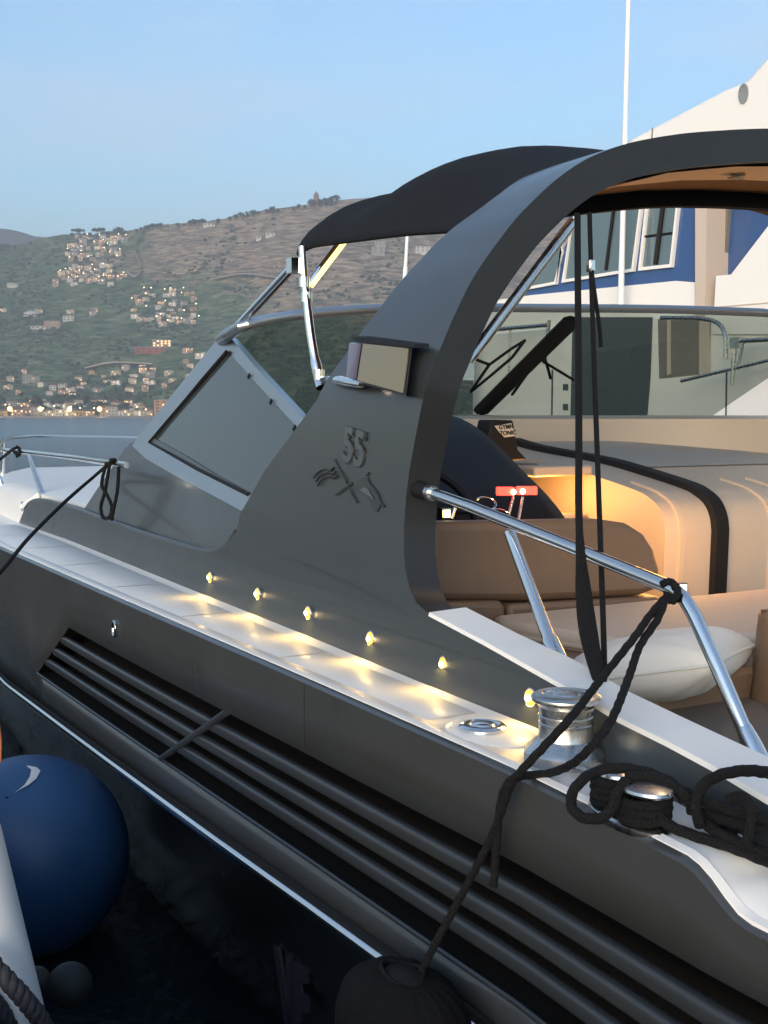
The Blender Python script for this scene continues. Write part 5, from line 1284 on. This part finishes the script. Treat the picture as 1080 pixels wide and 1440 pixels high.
# scrub covering the slopes: one mass
m = MB(); ico = bmesh.new(); bmesh.ops.create_icosphere(ico, subdivisions=1, radius=1); iv = [v.co.copy() for v in ico.verts]; fi = [tuple(v.index for v in f.verts) for f in ico.faces]; ico.free()
cnt = 0
while cnt < 5200:
    x = rn.uniform(-420, 700); s = rn.random() ** 1.25 * .98 + .01
    dn = noise.noise(Vector((x * .012, s * 5, 9))) + .5 * noise.noise(Vector((x * .04, s * 16, 4))) - .45 * s * (1 if x > 180 else .3) + .15
    if rn.random() > .30 + dn * 1.1: continue
    p = hill_pt(x, s); R_ = rn.uniform(1.6, 4.6) * (1.35 if s < .12 else 1.0); q = rn.uniform(0, 6); c_, s_ = math.cos(q), math.sin(q)
    vv = []
    for v in iv:
        k = R_ * (1 + .35 * noise.noise(v * 1.7 + Vector((cnt, 0, 0))))
        vv.append(p + Vector(((v.x * c_ - v.y * s_) * k * 1.5, (v.x * s_ + v.y * c_) * k * 1.2, v.z * k * .85 + R_ * .3)))
    m.add(vv, fi); cnt += 1
bmq = m.bm(0); o = obj('hillside_scrub', bmq, LEAF, None, smooth=180); kind(o, 'stuff')
# small boats at the beach
for (x, y, lb) in ((147, 592, 'tiny white rowing boat just off the beach'), (3, 587.6, 'small white boat drawn up at the left end of the beach')):
    D = 1380 if x > 100 else 1470; p = dirx(x) * D; p.z = WATER + .2; m = MB(); rows = []
    for t in [i / 8 * 2 - 1 for i in range(9)]:
        w = 1.5 * (1 - abs(t) ** 2.5) + .05; rows.append([Vector((t * 4.5, -w, 1.2 + .4 * t * t)), Vector((t * 4.5, -w * .7, 0)), Vector((t * 4.5, 0, -.5)), Vector((t * 4.5, w * .7, 0)), Vector((t * 4.5, w, 1.2 + .4 * t * t)), Vector((t * 4.5, w * .8, 1.0)), Vector((t * 4.5, 0, .3)), Vector((t * 4.5, -w * .8, 1.0))])
    a = math.atan2(-p.y, -p.x) + math.pi / 2; Rm = Matrix.Translation(p) @ Matrix.Rotation(a + .3, 4, 'Z'); rows = [[Rm @ v for v in r_] for r_ in rows]
    m.grid(rows, True); tag(obj('rowing_boat', m, WALLS[0], None), lb, 'boat')

# ------------------------------------------------------------------ air
hz = bpy.data.materials.new('haze_air'); hz.use_nodes = True; nt = hz.node_tree
for n in list(nt.nodes): nt.nodes.remove(n)
out = nt.nodes.new('ShaderNodeOutputMaterial'); pv = nt.nodes.new('ShaderNodeVolumePrincipled'); nt.links.new(pv.outputs[0], out.inputs['Volume'])
pv.inputs['Color'].default_value = (.84, .90, .95, 1); pv.inputs['Density'].default_value = 2.2e-4; pv.inputs['Anisotropy'].default_value = .1
mb = MB(); Rz = Matrix.Rotation(-YAW, 3, 'Z'); mb.box(Rz @ Vector((3050, 0, 0)) + Vector((0, 0, 437)), (6500, 7600, 900), Rz); hzo = obj('haze', mb, hz, None); kind(hzo, 'stuff')

# ------------------------------------------------------------------ light
SUN_EL, SUN_AZ = 8.0, 132.0
w = bpy.data.worlds.new('World'); SC.world = w; w.use_nodes = True; nt = w.node_tree
bg = nt.nodes['Background']; sky = nt.nodes.new('ShaderNodeTexSky'); sky.sky_type = 'NISHITA'; sky.sun_disc = False
sky.sun_elevation = math.radians(SUN_EL); sky.sun_rotation = math.radians(90 - SUN_AZ); sky.air_density = 1.0; sky.dust_density = 1.2; sky.ozone_density = 2.6
tcw = nt.nodes.new('ShaderNodeTexCoord'); mpw = nt.nodes.new('ShaderNodeMapping'); mpw.inputs['Scale'].default_value = (1.6, 1.6, 7.0); nt.links.new(tcw.outputs['Generated'], mpw.inputs[0])
cn = nt.nodes.new('ShaderNodeTexNoise'); cn.inputs['Scale'].default_value = 2.2; cn.inputs['Detail'].default_value = 5; cn.inputs['Roughness'].default_value = .55; nt.links.new(mpw.outputs[0], cn.inputs['Vector'])
cr_ = nt.nodes.new('ShaderNodeMapRange'); cr_.inputs['From Min'].default_value = .42; cr_.inputs['From Max'].default_value = .75; cr_.inputs['To Max'].default_value = .34; nt.links.new(cn.outputs['Fac'], cr_.inputs['Value'])
cm = nt.nodes.new('ShaderNodeMix'); cm.data_type = 'RGBA'; nt.links.new(cr_.outputs[0], cm.inputs['Factor']); nt.links.new(sky.outputs[0], cm.inputs['A']); cm.inputs['B'].default_value = (2.5, 2.55, 2.85, 1)
nt.links.new(cm.outputs['Result'], bg.inputs[0]); bg.inputs[1].default_value = .15
sd = bpy.data.lights.new('sun', 'SUN'); sd.energy = 1.05; sd.angle = math.radians(50); sd.color = (1, .92, .83)
so = bpy.data.objects.new('sun', sd); COL.objects.link(so)
dv = Vector((math.cos(math.radians(SUN_AZ)) * math.cos(math.radians(SUN_EL)), math.sin(math.radians(SUN_AZ)) * math.cos(math.radians(SUN_EL)), math.sin(math.radians(SUN_EL))))
so.rotation_euler = (-dv).to_track_quat('-Z', 'Y').to_euler()
def point(name, p, e, r, col, parent):
    ld = bpy.data.lights.new(name, 'POINT'); ld.energy = e; ld.color = col; ld.shadow_soft_size = r; o = bpy.data.objects.new(name, ld); COL.objects.link(o)
    o.parent = parent; o.matrix_parent_inverse = Matrix.Translation(-wloc(parent)); o.location = p; return o
AMB = (1.0, .45, .11)
# low lamp on the console front, lamp in the niche between helm and console, added fill spot
mb = MB(); c = Vector((4.17, -3.99, -.80)); mb.box(c, (.03, .07, .05)); lmp = obj('niche_lamp', mb, CHROME, cons, bevel=.004)
mb = MB(); mb.box(c + Vector((-.017, 0, 0)), (.004, .05, .03)); obj('lens', mb, LAMPW, lmp)
point('niche_light', Vector((3.80, -3.62, -.55)), 8, .16, AMB, lmp)
point('shelf_light', Vector((4.75, -3.60, -.40)), 4.5, .04, AMB, lmp)
ld = bpy.data.lights.new('cockpit_fill', 'SPOT'); ld.energy = 5; ld.color = (1, .66, .36); ld.spot_size = math.radians(150); ld.spot_blend = .8; ld.shadow_soft_size = .05  # added fill light; the ceiling fitting itself is unlit
lo = bpy.data.objects.new('cockpit_fill', ld); COL.objects.link(lo); lo.parent = dl; lo.matrix_parent_inverse = Matrix.Translation(-wloc(dl)); lo.location = pl_ + Vector((0, 0, -.03))

# ------------------------------------------------------------------ camera and render
cam = bpy.data.cameras.new('camera'); co = bpy.data.objects.new('camera', cam); COL.objects.link(co); SC.camera = co
cam.sensor_fit = 'HORIZONTAL'; cam.sensor_width = 36; cam.lens = 36 * F / 1080; cam.clip_start = .05; cam.clip_end = 40000
co.matrix_world = Matrix((RT, UP, -FW)).transposed().to_4x4()
SC.render.engine = 'CYCLES'; SC.cycles.use_denoising = True; SC.cycles.max_bounces = 8; SC.cycles.transparent_max_bounces = 12; SC.cycles.caustics_reflective = False; SC.cycles.caustics_refractive = False
SC.cycles.sample_clamp_indirect = 4; SC.cycles.volume_bounces = 0
SC.view_settings.view_transform = 'Standard'; SC.view_settings.look = 'None'; SC.view_settings.exposure = 1.4; SC.view_settings.gamma = 1
